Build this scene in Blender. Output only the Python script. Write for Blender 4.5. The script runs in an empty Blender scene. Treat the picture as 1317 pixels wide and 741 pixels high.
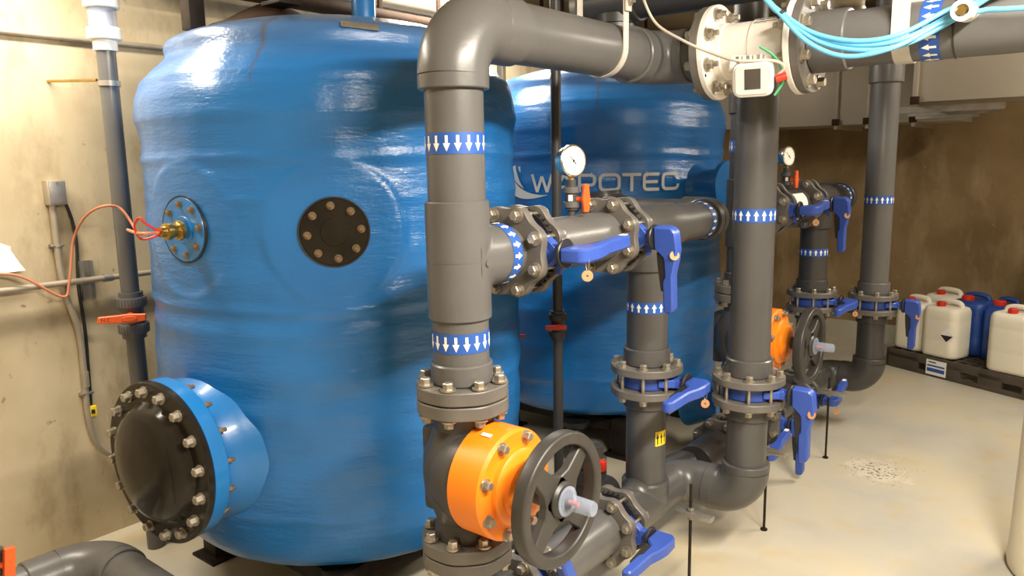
import bpy, bmesh, math, random
from mathutils import Matrix, Vector, noise
random.seed(7)
PI = math.pi
S = bpy.context.scene
COL = S.collection

# ------------------------------------------------------------------ camera
cd = bpy.data.cameras.new('camera')
cam = bpy.data.objects.new('camera', cd)
COL.objects.link(cam)
cd.sensor_width = 36.0
cd.lens = 980.0 / 1317.0 * 36.0
cd.clip_start = 0.05
CR = ((0.781, -0.089, 0.618), (0.624, 0.140, -0.769), (-0.018, 0.986, 0.165))
_x = Vector((CR[0][0], CR[1][0], CR[2][0])).normalized()
_z = Vector((CR[0][2], CR[1][2], CR[2][2])); _z = (_z - _x * _z.dot(_x)).normalized()
_y = _z.cross(_x)
cam.matrix_world = Matrix(((_x.x, _y.x, _z.x, 0), (_x.y, _y.y, _z.y, 0), (_x.z, _y.z, _z.z, 1.70), (0, 0, 0, 1)))
S.camera = cam

# ------------------------------------------------------------------ world, lamps, exposure
w = bpy.data.worlds.new('world'); S.world = w; w.use_nodes = True
w.node_tree.nodes['Background'].inputs[0].default_value = (1.0, 0.86, 0.68, 1)
w.node_tree.nodes['Background'].inputs[1].default_value = 0.11
S.view_settings.view_transform = 'Standard'
S.view_settings.look = 'None'
S.view_settings.gamma = 1.0
S.view_settings.use_curve_mapping = False
S.view_settings.exposure = 0.0
S.cycles.max_bounces = 6
S.cycles.use_denoising = True


def area(name, loc, tilt, sx, sy, power, col=(1.0, 0.91, 0.77)):
    l = bpy.data.lights.new(name, 'AREA'); l.shape = 'RECTANGLE'
    l.size = sx; l.size_y = sy; l.energy = power; l.color = col
    o = bpy.data.objects.new(name, l); COL.objects.link(o)
    o.location = loc
    o.rotation_euler = (0, tilt, 0)
    return o


area('lamp_by_left_wall', (-3.10, 0.85, 2.74), 0, 0.16, 1.2, 60)
area('lamp_between_tanks', (-3.05, 3.6, 2.74), 0, 0.16, 1.3, 70)
area('lamp_over_aisle', (0.35, 1.35, 2.58), 0.35, 0.14, 1.7, 190)
area('lamp_over_pallet', (0.35, 5.2, 2.66), 0.0, 0.14, 1.8, 120)

# ------------------------------------------------------------------ materials


def mat(name, col, rough=0.5, metal=0.0, coat=0.0, spec=0.5, var=0.0, vscale=6.0, bump=0.0, bscale=40.0,
        transm=0.0, alpha=1.0, dirt=None):
    m = bpy.data.materials.new(name); m.use_nodes = True
    nt = m.node_tree; b = nt.nodes['Principled BSDF']
    b.inputs['Base Color'].default_value = (*col, 1)
    b.inputs['Roughness'].default_value = rough
    b.inputs['Metallic'].default_value = metal
    b.inputs['Coat Weight'].default_value = coat
    b.inputs['Coat Roughness'].default_value = 0.12
    b.inputs['Specular IOR Level'].default_value = spec
    b.inputs['Transmission Weight'].default_value = transm
    b.inputs['Alpha'].default_value = alpha
    tc = nt.nodes.new('ShaderNodeTexCoord')
    if var > 0:
        n = nt.nodes.new('ShaderNodeTexNoise'); n.inputs['Scale'].default_value = vscale
        n.inputs['Detail'].default_value = 6
        nt.links.new(tc.outputs['Object'], n.inputs['Vector'])
        r = nt.nodes.new('ShaderNodeValToRGB')
        r.color_ramp.elements[0].position = 0.3; r.color_ramp.elements[1].position = 0.7
        d = dirt or tuple(c * (1 - var) for c in col)
        r.color_ramp.elements[0].color = (*d, 1)
        r.color_ramp.elements[1].color = (*col, 1)
        nt.links.new(n.outputs['Fac'], r.inputs['Fac'])
        nt.links.new(r.outputs['Color'], b.inputs['Base Color'])
    if bump > 0:
        n2 = nt.nodes.new('ShaderNodeTexNoise'); n2.inputs['Scale'].default_value = bscale
        n2.inputs['Detail'].default_value = 4
        nt.links.new(tc.outputs['Object'], n2.inputs['Vector'])
        bm_ = nt.nodes.new('ShaderNodeBump'); bm_.inputs['Strength'].default_value = bump
        bm_.inputs['Distance'].default_value = 0.01
        nt.links.new(n2.outputs['Fac'], bm_.inputs['Height'])
        nt.links.new(bm_.outputs['Normal'], b.inputs['Normal'])
    return m


M = {}
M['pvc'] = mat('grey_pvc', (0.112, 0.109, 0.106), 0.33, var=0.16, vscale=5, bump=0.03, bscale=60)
M['pvc_shaded'] = mat('shaded_grey_pvc', (0.078, 0.075, 0.073), 0.34, var=0.16, vscale=5, bump=0.03, bscale=60)  # grey pvc darkened; shade on drop, manifold and tall riser pipes painted in
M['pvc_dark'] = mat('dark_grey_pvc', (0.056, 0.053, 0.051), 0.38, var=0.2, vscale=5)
M['flange'] = mat('flange_grey', (0.100, 0.092, 0.084), 0.45, var=0.25, vscale=9, dirt=(0.15, 0.135, 0.115))
M['bolt'] = mat('zinc_bolt', (0.50, 0.45, 0.37), 0.38, 0.8, var=0.35, vscale=40)
M['rustbolt'] = mat('rusty_bolt', (0.30, 0.21, 0.12), 0.5, 0.6, var=0.5, vscale=50)
M['bluehandle'] = mat('blue_plastic', (0.035, 0.085, 0.40), 0.38, var=0.12, vscale=12)
M['black'] = mat('black_plastic', (0.018, 0.017, 0.016), 0.4)
M['blacksteel'] = mat('black_steel', (0.012, 0.010, 0.009), 0.5, spec=0.15, var=0.3, vscale=12, dirt=(0.03, 0.022, 0.015))
M['blackcover'] = mat('black_frp', (0.012, 0.010, 0.008), 0.16, spec=0.22, var=0.3, vscale=5, dirt=(0.03, 0.025, 0.019))
M['orange'] = mat('orange_paint', (0.92, 0.24, 0.008), 0.42, var=0.06, vscale=6)
M['redorange'] = mat('orange_red_plastic', (0.75, 0.10, 0.012), 0.45)
M['red'] = mat('red_plastic', (0.60, 0.03, 0.015), 0.4)
M['wheel'] = mat('handwheel_black', (0.042, 0.038, 0.034), 0.42, var=0.3, vscale=14)
M['white'] = mat('white_plastic', (0.80, 0.77, 0.70), 0.42)
M['canwhite'] = mat('white_hdpe', (0.82, 0.77, 0.64), 0.5, var=0.06, vscale=5)
M['canblue'] = mat('blue_hdpe', (0.016, 0.065, 0.30), 0.4, var=0.1, vscale=6)
M['steel'] = mat('galvanised_steel', (0.42, 0.39, 0.34), 0.42, 0.75, var=0.3, vscale=14)
M['chrome'] = mat('stainless_steel', (0.62, 0.58, 0.50), 0.22, 1.0)
M['brass'] = mat('brass', (0.55, 0.38, 0.12), 0.32, 1.0, var=0.2, vscale=20)
M['copper'] = mat('copper_tag', (0.60, 0.32, 0.16), 0.42, 0.6)
M['copperwire'] = mat('salmon_cable', (0.55, 0.20, 0.10), 0.5)
M['bandblue'] = mat('band_blue', (0.018, 0.085, 0.36), 0.5)
M['bandwhite'] = mat('band_white', (0.88, 0.86, 0.80), 0.5)
M['yellow'] = mat('yellow_sticker', (0.85, 0.60, 0.02), 0.5)
M['ink'] = mat('black_ink', (0.015, 0.014, 0.013), 0.6)
M['meterwhite'] = mat('meter_enamel', (0.82, 0.78, 0.71), 0.35, var=0.06, vscale=5)
M['screen'] = mat('lcd_screen', (0.05, 0.042, 0.036), 0.15)
M['greycable'] = mat('grey_cable', (0.46, 0.41, 0.34), 0.5)
M['casegrey'] = mat('case_grey', (0.50, 0.48, 0.43), 0.4)
M['strap'] = mat('pale_strap', (0.60, 0.56, 0.50), 0.4, 0.2)
M['cyan'] = mat('light_blue_cable', (0.13, 0.46, 0.72), 0.42)
M['green'] = mat('green_wire', (0.05, 0.30, 0.12), 0.5)
M['conduit'] = mat('painted_conduit', (0.42, 0.36, 0.27), 0.45, 0.3, var=0.25, vscale=9)
M['paper'] = mat('white_paper', (0.86, 0.85, 0.82), 0.7)
M['logo'] = mat('logo_grey', (0.58, 0.58, 0.56), 0.5)
M['duct'] = mat('sheet_metal_duct', (0.33, 0.29, 0.23), 0.5, 0.25, var=0.12, vscale=3)
M['brown'] = mat('brown_coating', (0.040, 0.021, 0.011), 0.8, spec=0.15, var=0.4, vscale=7, bump=0.3, bscale=20)
M['pallet'] = mat('pallet_plastic', (0.052, 0.043, 0.034), 0.6, var=0.3, vscale=8, dirt=(0.09, 0.07, 0.05))
M['drum'] = mat('cream_plastic', (0.80, 0.72, 0.54), 0.5, var=0.05, vscale=4)
M['clear'] = mat('clear_plastic', (0.40, 0.46, 0.60), 0.18, alpha=0.40)
M['gaugeface'] = mat('gauge_face', (0.85, 0.83, 0.76), 0.3)
M['insul'] = mat('cream_pipe', (0.55, 0.48, 0.37), 0.6, var=0.1, vscale=4)


def tank_mat():
    m = bpy.data.materials.new('blue_frp'); m.use_nodes = True
    nt = m.node_tree; b = nt.nodes['Principled BSDF']; N = nt.nodes.new; L = nt.links.new
    tc = N('ShaderNodeTexCoord')
    n = N('ShaderNodeTexNoise'); n.inputs['Scale'].default_value = 2.2; n.inputs['Detail'].default_value = 7
    L(tc.outputs['Object'], n.inputs['Vector'])
    r = N('ShaderNodeValToRGB')
    r.color_ramp.elements[0].position = 0.25; r.color_ramp.elements[0].color = (0.009, 0.122, 0.370, 1)
    r.color_ramp.elements[1].position = 0.75; r.color_ramp.elements[1].color = (0.012, 0.172, 0.500, 1)
    L(n.outputs['Fac'], r.inputs['Fac'])
    def math_(op, a, b_=None):
        n_ = N('ShaderNodeMath'); n_.operation = op
        for k_, v_ in enumerate((a, b_)):
            if v_ is None: continue
            if isinstance(v_, (int, float)): n_.inputs[k_].default_value = v_
            else: L(v_, n_.inputs[k_])
        return n_.outputs[0]
    sp_ = N('ShaderNodeSeparateXYZ'); L(tc.outputs['Object'], sp_.inputs['Vector'])
    X_, Y_, Z_ = sp_.outputs
    # settled dust on the dome
    mr = N('ShaderNodeMapRange'); mr.inputs['From Min'].default_value = 2.03; mr.inputs['From Max'].default_value = 2.20
    L(Z_, mr.inputs['Value'])
    dn = math_('MULTIPLY', mr.outputs['Result'], math_('MULTIPLY', n.outputs['Fac'], 1.1))
    mx = N('ShaderNodeMixRGB'); mx.inputs['Color2'].default_value = (0.13, 0.14, 0.15, 1)
    L(dn, mx.inputs['Fac']); L(r.outputs['Color'], mx.inputs['Color1'])
    # rust run below the lid
    wn = N('ShaderNodeTexNoise'); wn.inputs['Scale'].default_value = 14; L(tc.outputs['Object'], wn.inputs['Vector'])
    side = math_('ADD', math_('ADD', math_('MULTIPLY', X_, 0.855), math_('MULTIPLY', Y_, 0.518)), math_('MULTIPLY', math_('SUBTRACT', wn.outputs['Fac'], 0.5), 0.03))
    out_ = math_('SUBTRACT', math_('MULTIPLY', X_, 0.518), math_('MULTIPLY', Y_, 0.855))
    mw = N('ShaderNodeMapRange'); mw.inputs['From Min'].default_value = 1.95; mw.inputs['From Max'].default_value = 2.17
    mw.inputs['To Min'].default_value = 0.002; mw.inputs['To Max'].default_value = 0.022; L(Z_, mw.inputs['Value'])
    edge = math_('SUBTRACT', 1.0, math_('DIVIDE', math_('ABSOLUTE', side), mw.outputs['Result']))
    ed = N('ShaderNodeMapRange'); ed.inputs['From Max'].default_value = 1.0; L(edge, ed.inputs['Value'])
    rust = math_('MULTIPLY', math_('MULTIPLY', ed.outputs['Result'], math_('GREATER_THAN', out_, 0.40)), math_('GREATER_THAN', Z_, 1.95))
    mx2 = N('ShaderNodeMixRGB'); mx2.inputs['Color2'].default_value = (0.10, 0.065, 0.02, 1)
    L(math_('MULTIPLY', rust, math_('MULTIPLY', wn.outputs['Fac'], 1.25)), mx2.inputs['Fac']); L(mx.outputs['Color'], mx2.inputs['Color1'])
    L(mx2.outputs['Color'], b.inputs['Base Color'])
    b.inputs['Roughness'].default_value = 0.30
    b.inputs['Coat Weight'].default_value = 0.35
    b.inputs['Coat Roughness'].default_value = 0.10
    # woven glass-cloth texture under the gelcoat
    mp = N('ShaderNodeMapping'); mp.inputs['Scale'].default_value = (1, 1, 5)
    L(tc.outputs['Object'], mp.inputs['Vector'])
    n2 = N('ShaderNodeTexNoise'); n2.inputs['Scale'].default_value = 9; n2.inputs['Detail'].default_value = 6
    n2.inputs['Roughness'].default_value = 0.62
    L(mp.outputs['Vector'], n2.inputs['Vector'])
    n3 = N('ShaderNodeTexNoise'); n3.inputs['Scale'].default_value = 75; n3.inputs['Detail'].default_value = 3
    L(tc.outputs['Object'], n3.inputs['Vector'])
    ad = N('ShaderNodeMath'); ad.operation = 'MULTIPLY_ADD'; ad.inputs[1].default_value = 0.22
    L(n3.outputs['Fac'], ad.inputs[0]); L(n2.outputs['Fac'], ad.inputs[2])
    bu = N('ShaderNodeBump'); bu.inputs['Strength'].default_value = 0.35; bu.inputs['Distance'].default_value = 0.012
    L(ad.outputs[0], bu.inputs['Height']); L(bu.outputs['Normal'], b.inputs['Normal'])
    L(bu.outputs['Normal'], b.inputs['Coat Normal'])
    return m


M['tank'] = tank_mat()
M['tankblue'] = mat('blue_gelcoat', (0.012, 0.175, 0.500), 0.34, coat=0.3, var=0.12, vscale=5, bump=0.08, bscale=30)


def concrete(name, c1, c2, stain, stain_amt, streak=(2.0, 2.0, 0.35), spot=None, bump=0.25, base_band=None):
    m = bpy.data.materials.new(name); m.use_nodes = True
    nt = m.node_tree; b = nt.nodes['Principled BSDF']; N = nt.nodes.new; L = nt.links.new
    b.inputs['Roughness'].default_value = 0.75
    tc = N('ShaderNodeTexCoord')
    n = N('ShaderNodeTexNoise'); n.inputs['Scale'].default_value = 2.4; n.inputs['Detail'].default_value = 8
    L(tc.outputs['Object'], n.inputs['Vector'])
    r = N('ShaderNodeValToRGB')
    r.color_ramp.elements[0].position = 0.32; r.color_ramp.elements[0].color = (*c1, 1)
    r.color_ramp.elements[1].position = 0.68; r.color_ramp.elements[1].color = (*c2, 1)
    L(n.outputs['Fac'], r.inputs['Fac'])
    mp = N('ShaderNodeMapping'); mp.inputs['Scale'].default_value = streak
    L(tc.outputs['Object'], mp.inputs['Vector'])
    n2 = N('ShaderNodeTexNoise'); n2.inputs['Scale'].default_value = 2.6; n2.inputs['Detail'].default_value = 9
    n2.inputs['Roughness'].default_value = 0.65
    L(mp.outputs['Vector'], n2.inputs['Vector'])
    r2 = N('ShaderNodeValToRGB')
    r2.color_ramp.elements[0].position = 0.50; r2.color_ramp.elements[0].color = (0, 0, 0, 1)
    r2.color_ramp.elements[1].position = 0.72; r2.color_ramp.elements[1].color = (stain_amt,) * 3 + (1,)
    L(n2.outputs['Fac'], r2.inputs['Fac'])
    mx = N('ShaderNodeMixRGB'); mx.inputs['Color2'].default_value = (*stain, 1)
    L(r2.outputs['Color'], mx.inputs['Fac']); L(r.outputs['Color'], mx.inputs['Color1'])
    last = mx
    # small pits
    v = N('ShaderNodeTexNoise'); v.inputs['Scale'].default_value = 21; v.inputs['Detail'].default_value = 3
    L(tc.outputs['Object'], v.inputs['Vector'])
    r3 = N('ShaderNodeValToRGB')
    r3.color_ramp.elements[0].position = 0.70; r3.color_ramp.elements[0].color = (0, 0, 0, 1)
    r3.color_ramp.elements[1].position = 0.76; r3.color_ramp.elements[1].color = (0.7, 0.7, 0.7, 1)
    L(v.outputs['Fac'], r3.inputs['Fac'])
    mx2 = N('ShaderNodeMixRGB'); mx2.inputs['Color2'].default_value = (*(spot or tuple(c * 0.35 for c in c1)), 1)
    L(r3.outputs['Color'], mx2.inputs['Fac']); L(last.outputs['Color'], mx2.inputs['Color1'])
    last = mx2
    if base_band:
        sx = N('ShaderNodeSeparateXYZ'); L(tc.outputs['Object'], sx.inputs['Vector'])
        lt = N('ShaderNodeMath'); lt.operation = 'LESS_THAN'; lt.inputs[1].default_value = base_band[0]
        L(sx.outputs['Z'], lt.inputs[0])
        mx3 = N('ShaderNodeMixRGB'); mx3.inputs['Color2'].default_value = (*base_band[1], 1)
        L(lt.outputs[0], mx3.inputs['Fac']); L(last.outputs['Color'], mx3.inputs['Color1'])
        last = mx3
    L(last.outputs['Color'], b.inputs['Base Color'])
    bu = N('ShaderNodeBump'); bu.inputs['Strength'].default_value = bump; bu.inputs['Distance'].default_value = 0.02
    L(n2.outputs['Fac'], bu.inputs['Height']); L(bu.outputs['Normal'], b.inputs['Normal'])
    return m


M['wall_left'] = concrete('left_concrete', (0.43, 0.345, 0.21), (0.58, 0.485, 0.325), (0.25, 0.18, 0.085), 0.8, (1.6, 1.6, 0.7))
M['wall_back'] = concrete('back_concrete', (0.17, 0.11, 0.045), (0.27, 0.185, 0.085), (0.42, 0.32, 0.18), 0.7,
                          (1.3, 1.3, 0.5), spot=(0.36, 0.29, 0.19), base_band=(0.17, (0.42, 0.39, 0.31)))
M['wall_plain'] = concrete('plain_concrete', (0.42, 0.34, 0.22), (0.52, 0.43, 0.29), (0.25, 0.19, 0.10), 0.5)


def floor_mat():
    m = bpy.data.materials.new('floor_paint'); m.use_nodes = True
    nt = m.node_tree; b = nt.nodes['Principled BSDF']; N = nt.nodes.new; L = nt.links.new
    b.inputs['Roughness'].default_value = 0.42
    tc = N('ShaderNodeTexCoord')
    n = N('ShaderNodeTexNoise'); n.inputs['Scale'].default_value = 0.9; n.inputs['Detail'].default_value = 9
    n.inputs['Roughness'].default_value = 0.6
    L(tc.outputs['Object'], n.inputs['Vector'])
    r = N('ShaderNodeValToRGB'); e = r.color_ramp.elements
    e[0].position = 0.36; e[0].color = (0.42, 0.405, 0.36, 1)
    e[1].position = 0.66; e[1].color = (0.56, 0.48, 0.32, 1)
    x = e.new(0.50); x.color = (0.50, 0.46, 0.37, 1)
    L(n.outputs['Fac'], r.inputs['Fac'])
    # ochre wear spots
    n2 = N('ShaderNodeTexNoise'); n2.inputs['Scale'].default_value = 5; n2.inputs['Detail'].default_value = 8
    L(tc.outputs['Object'], n2.inputs['Vector'])
    r2 = N('ShaderNodeValToRGB')
    r2.color_ramp.elements[0].position = 0.56; r2.color_ramp.elements[0].color = (0, 0, 0, 1)
    r2.color_ramp.elements[1].position = 0.75; r2.color_ramp.elements[1].color = (0.55, 0.55, 0.55, 1)
    L(n2.outputs['Fac'], r2.inputs['Fac'])
    mx = N('ShaderNodeMixRGB'); mx.inputs['Color2'].default_value = (0.50, 0.38, 0.19, 1)
    L(r2.outputs['Color'], mx.inputs['Fac']); L(r.outputs['Color'], mx.inputs['Color1'])
    # peeled paint patch with dark specks
    vs = N('ShaderNodeVectorMath'); vs.operation = 'DISTANCE'; vs.inputs[1].default_value = (-0.93, 4.28, 0)
    L(tc.outputs['Object'], vs.inputs[0])
    n3 = N('ShaderNodeTexNoise'); n3.inputs['Scale'].default_value = 11; n3.inputs['Detail'].default_value = 8
    n3.inputs['Roughness'].default_value = 0.75
    L(tc.outputs['Object'], n3.inputs['Vector'])
    ma = N('ShaderNodeMath'); ma.operation = 'MULTIPLY_ADD'; ma.inputs[1].default_value = 1.2; 
    L(vs.outputs['Value'], ma.inputs[0]); L(n3.outputs['Fac'], ma.inputs[2])
    r4 = N('ShaderNodeValToRGB')
    r4.color_ramp.elements[0].position = 0.62; r4.color_ramp.elements[0].color = (1, 1, 1, 1)
    r4.color_ramp.elements[1].position = 0.70; r4.color_ramp.elements[1].color = (0, 0, 0, 1)
    L(ma.outputs[0], r4.inputs['Fac'])
    mx2 = N('ShaderNodeMixRGB'); mx2.inputs['Color2'].default_value = (0.60, 0.55, 0.45, 1)
    L(r4.outputs['Color'], mx2.inputs['Fac']); L(mx.outputs['Color'], mx2.inputs['Color1'])
    n5 = N('ShaderNodeTexNoise'); n5.inputs['Scale'].default_value = 55; n5.inputs['Detail'].default_value = 2
    L(tc.outputs['Object'], n5.inputs['Vector'])
    ma5 = N('ShaderNodeMath'); ma5.operation = 'MULTIPLY_ADD'; ma5.inputs[1].default_value = -0.9
    L(vs.outputs['Value'], ma5.inputs[0]); L(n5.outputs['Fac'], ma5.inputs[2])
    r5 = N('ShaderNodeValToRGB')
    r5.color_ramp.elements[0].position = 0.50; r5.color_ramp.elements[0].color = (0, 0, 0, 1)
    r5.color_ramp.elements[1].position = 0.54; r5.color_ramp.elements[1].color = (0.85, 0.85, 0.85, 1)
    L(ma5.outputs[0], r5.inputs['Fac'])
    mx3 = N('ShaderNodeMixRGB'); mx3.inputs['Color2'].default_value = (0.12, 0.09, 0.055, 1)
    L(r5.outputs['Color'], mx3.inputs['Fac']); L(mx2.outputs['Color'], mx3.inputs['Color1'])
    L(mx3.outputs['Color'], b.inputs['Base Color'])
    bu = N('ShaderNodeBump'); bu.inputs['Strength'].default_value = 0.08
    L(n2.outputs['Fac'], bu.inputs['Height']); L(bu.outputs['Normal'], b.inputs['Normal'])
    return m


M['floor'] = floor_mat()

# ------------------------------------------------------------------ mesh helpers


def frame(o, z, x=None):
    z = Vector(z).normalized()
    if x is None:
        x = Vector((1, 0, 0)) if abs(z.x) < 0.9 else Vector((0, 1, 0))
    x = Vector(x); x = (x - z * x.dot(z)).normalized(); y = z.cross(x)
    return Matrix(((x.x, y.x, z.x, o[0]), (x.y, y.y, z.y, o[1]), (x.z, y.z, z.z, o[2]), (0, 0, 0, 1)))


def T(x, y, z):
    return Matrix.Translation((x, y, z))


def Rot(a, ax):
    return Matrix.Rotation(a, 4, ax)


class MB:
    def __init__(self):
        self.v = []; self.f = []; self.mi = []

    def add(self, vs, fs, m=0, mi=None):
        o = len(self.v); self.v += [tuple(v) for v in vs]
        for f in fs:
            self.f.append(tuple(i + o for i in f)); self.mi.append(m)
        return self

    def lathe(self, prof, Mx, seg=40, m=0, a0=0.0, a1=2 * PI, closed_prof=False):
        vs, fs, rows = [], [], []
        full = abs(a1 - a0 - 2 * PI) < 1e-6
        n = seg if full else seg + 1
        for r, h in prof:
            if r < 1e-7:
                rows.append([len(vs)] * n); vs.append(Mx @ Vector((0, 0, h)))
            else:
                row = []
                for i in range(n):
                    a = a0 + (a1 - a0) * i / seg
                    row.append(len(vs)); vs.append(Mx @ Vector((r * math.cos(a), r * math.sin(a), h)))
                rows.append(row)
        pr = list(zip(rows, rows[1:]))
        if closed_prof:
            pr.append((rows[-1], rows[0]))
        for A, B in pr:
            for i in range(seg):
                j = (i + 1) % n
                q = [A[i], A[j], B[j], B[i]]
                u = []
                for k in q:
                    if k not in u: u.append(k)
                if len(u) >= 3: fs.append(u)
        return self.add(vs, fs, m)

    def cyl(self, p0, p1, r, seg=40, m=0, r1=None, ch=0.0):
        p0 = Vector(p0); p1 = Vector(p1); d = p1 - p0; h = d.length
        r1 = r if r1 is None else r1
        if ch:
            pf = [(0, 0), (r - ch, 0), (r, ch), (r1, h - ch), (r1 - ch, h), (0, h)]
        else:
            pf = [(0, 0), (r, 0), (r1, h), (0, h)]
        return self.lathe(pf, frame(p0, d), seg, m)

    def ring(self, p0, p1, ri, ro, seg=40, m=0, ch=0.0):
        p0 = Vector(p0); p1 = Vector(p1); d = p1 - p0; h = d.length
        pf = [(ri, 0), (ro - ch, 0), (ro, ch), (ro, h - ch), (ro - ch, h), (ri, h)] if ch else [(ri, 0), (ro, 0), (ro, h), (ri, h)]
        return self.lathe(pf, frame(p0, d), seg, m, closed_prof=True)

    def tube(self, pts, r, seg=12, m=0, closed=False):
        P = [Vector(p) for p in pts]; n = len(P)
        rs = r if isinstance(r, (list, tuple)) else [r] * n
        t0 = (P[1] - P[0]).normalized()
        x = t0.orthogonal().normalized(); vs, fs = [], []
        for i in range(n):
            if i == 0: t = P[1] - P[0]
            elif i == n - 1: t = P[-1] - P[-2]
            else: t = (P[i + 1] - P[i]).normalized() + (P[i] - P[i - 1]).normalized()
            t.normalize()
            x = (x - t * x.dot(t)).normalized(); y = t.cross(x)
            for k in range(seg):
                a = 2 * PI * k / seg
                vs.append(P[i] + (x * math.cos(a) + y * math.sin(a)) * rs[i])
        for i in range(n - 1):
            for k in range(seg):
                j = (k + 1) % seg
                fs.append((i * seg + k, i * seg + j, (i + 1) * seg + j, (i + 1) * seg + k))
        fs.append(tuple(range(seg))[::-1]); fs.append(tuple(range((n - 1) * seg, n * seg)))
        return self.add(vs, fs, m)

    def arc(self, c, d0, d1, R, r, seg=36, steps=14, m=0):
        """pipe bend whose straight legs meet at corner c: comes in along d0, leaves along d1 (unit vectors)"""
        c = Vector(c); d0 = Vector(d0); d1 = Vector(d1)
        o = c - d0 * R + d1 * R
        pts = [o - d1 * R * math.cos(t) + d0 * R * math.sin(t) for t in [PI / 2 * i / steps for i in range(steps + 1)]]
        return self.tube(pts, r, seg, m)

    def bm(self, b, Mx, m=0):
        b.verts.ensure_lookup_table()
        for i, v in enumerate(b.verts): v.index = i
        self.add([Mx @ v.co for v in b.verts], [[v.index for v in f.verts] for f in b.faces], m)
        b.free(); return self

    def box(self, Mx, sx, sy, sz, bev=0.0, m=0, seg=2):
        b = bmesh.new(); bmesh.ops.create_cube(b, size=1.0)
        bmesh.ops.scale(b, vec=(sx, sy, sz), verts=b.verts)
        if bev: bmesh.ops.bevel(b, geom=b.edges[:], offset=bev, segments=seg, affect='EDGES', profile=0.6)
        return self.bm(b, Mx, m)

    def prism(self, out, z0, z1, Mx, bev=0.0, m=0):
        b = bmesh.new()
        f = b.faces.new([b.verts.new((x, y, z0)) for x, y in out])
        r = bmesh.ops.extrude_face_region(b, geom=[f])
        bmesh.ops.translate(b, vec=(0, 0, z1 - z0), verts=[e for e in r['geom'] if isinstance(e, bmesh.types.BMVert)])
        bmesh.ops.recalc_face_normals(b, faces=b.faces)
        if bev: bmesh.ops.bevel(b, geom=b.edges[:], offset=bev, segments=1, affect='EDGES')
        return self.bm(b, Mx, m)

    def mesh(self, name, mats, off=(0, 0, 0), sharp=32, recalc=True):
        me = bpy.data.meshes.new(name)
        o = Vector(off)
        me.from_pydata([tuple(Vector(v) - o) for v in self.v], [], self.f)
        for mm in mats: me.materials.append(mm)
        me.polygons.foreach_set('material_index', self.mi)
        if recalc:
            b = bmesh.new(); b.from_mesh(me)
            bmesh.ops.recalc_face_normals(b, faces=b.faces)
            b.to_mesh(me); b.free()
        me.polygons.foreach_set('use_smooth', [True] * len(me.polygons))
        me.set_sharp_from_angle(angle=math.radians(sharp))
        me.update(); return me


def root_off(p):
    o = Vector((0, 0, 0))
    while p is not None:
        o += p.location; p = p.parent
    return o


def build(mb, name, mats, parent=None, local=False, sharp=32, recalc=True):
    if not isinstance(mats, (list, tuple)): mats = [mats]
    off = (0, 0, 0) if (local or parent is None) else root_off(parent)
    o = bpy.data.objects.new(name, mb.mesh(name, mats, off, sharp, recalc))
    COL.objects.link(o)
    if parent is not None: o.parent = parent
    return o


def tag(o, label=None, cat=None, group=None, kind=None):
    if label: o['label'] = label
    if cat: o['category'] = cat
    if group: o['group'] = group
    if kind: o['kind'] = kind
    return o


def thing(name, label, cat, loc=(0, 0, 0), group=None, rot=None):
    o = bpy.data.objects.new(name, None); o.empty_display_size = 0.05
    COL.objects.link(o); o.location = loc
    if rot is not None: o.rotation_euler = rot.to_euler()
    return tag(o, label, cat, group)


def solo(mb, name, mats, label, cat, loc=(0, 0, 0), group=None, sharp=32, local=False):
    """a thing that is one mesh, its origin at loc"""
    if not isinstance(mats, (list, tuple)): mats = [mats]
    o = bpy.data.objects.new(name, mb.mesh(name, mats, (0, 0, 0) if local else loc, sharp)); COL.objects.link(o)
    o.location = loc
    return tag(o, label, cat, group)


def inst(me, name, parent, Mx):
    o = bpy.data.objects.new(name, me); COL.objects.link(o); o.parent = parent
    o.matrix_local = Mx
    return o


def struct(mb, name, m, sharp=32):
    o = build(mb, name, m, sharp=sharp); o['kind'] = 'structure'; return o


def smooth_path(pts, n=8):
    """Catmull-Rom through the points"""
    P = [Vector(p) for p in pts]; P = [P[0] * 2 - P[1]] + P + [P[-1] * 2 - P[-2]]
    out = []
    for i in range(1, len(P) - 2):
        p0, p1, p2, p3 = P[i - 1:i + 3]
        for k in range(n):
            t = k / n
            out.append(0.5 * ((2 * p1) + (p2 - p0) * t + (2 * p0 - 5 * p1 + 4 * p2 - p3) * t * t + (3 * p1 - p0 - 3 * p2 + p3) * t ** 3))
    out.append(P[-2]); return out


def text_mb(mb, s, size, Mx, m=0):
    cu = bpy.data.curves.new('txt', 'FONT'); cu.body = s; cu.size = size; cu.align_x = 'CENTER'; cu.align_y = 'CENTER'
    o = bpy.data.objects.new('txt', cu); COL.objects.link(o)
    dg = bpy.context.evaluated_depsgraph_get()
    me = o.evaluated_get(dg).to_mesh()
    vs = [Mx @ v.co for v in me.vertices]; fs = [tuple(p.vertices) for p in me.polygons]
    o.evaluated_get(dg).to_mesh_clear()
    bpy.data.objects.remove(o); bpy.data.curves.remove(cu)
    mb.add(vs, fs, m)


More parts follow.
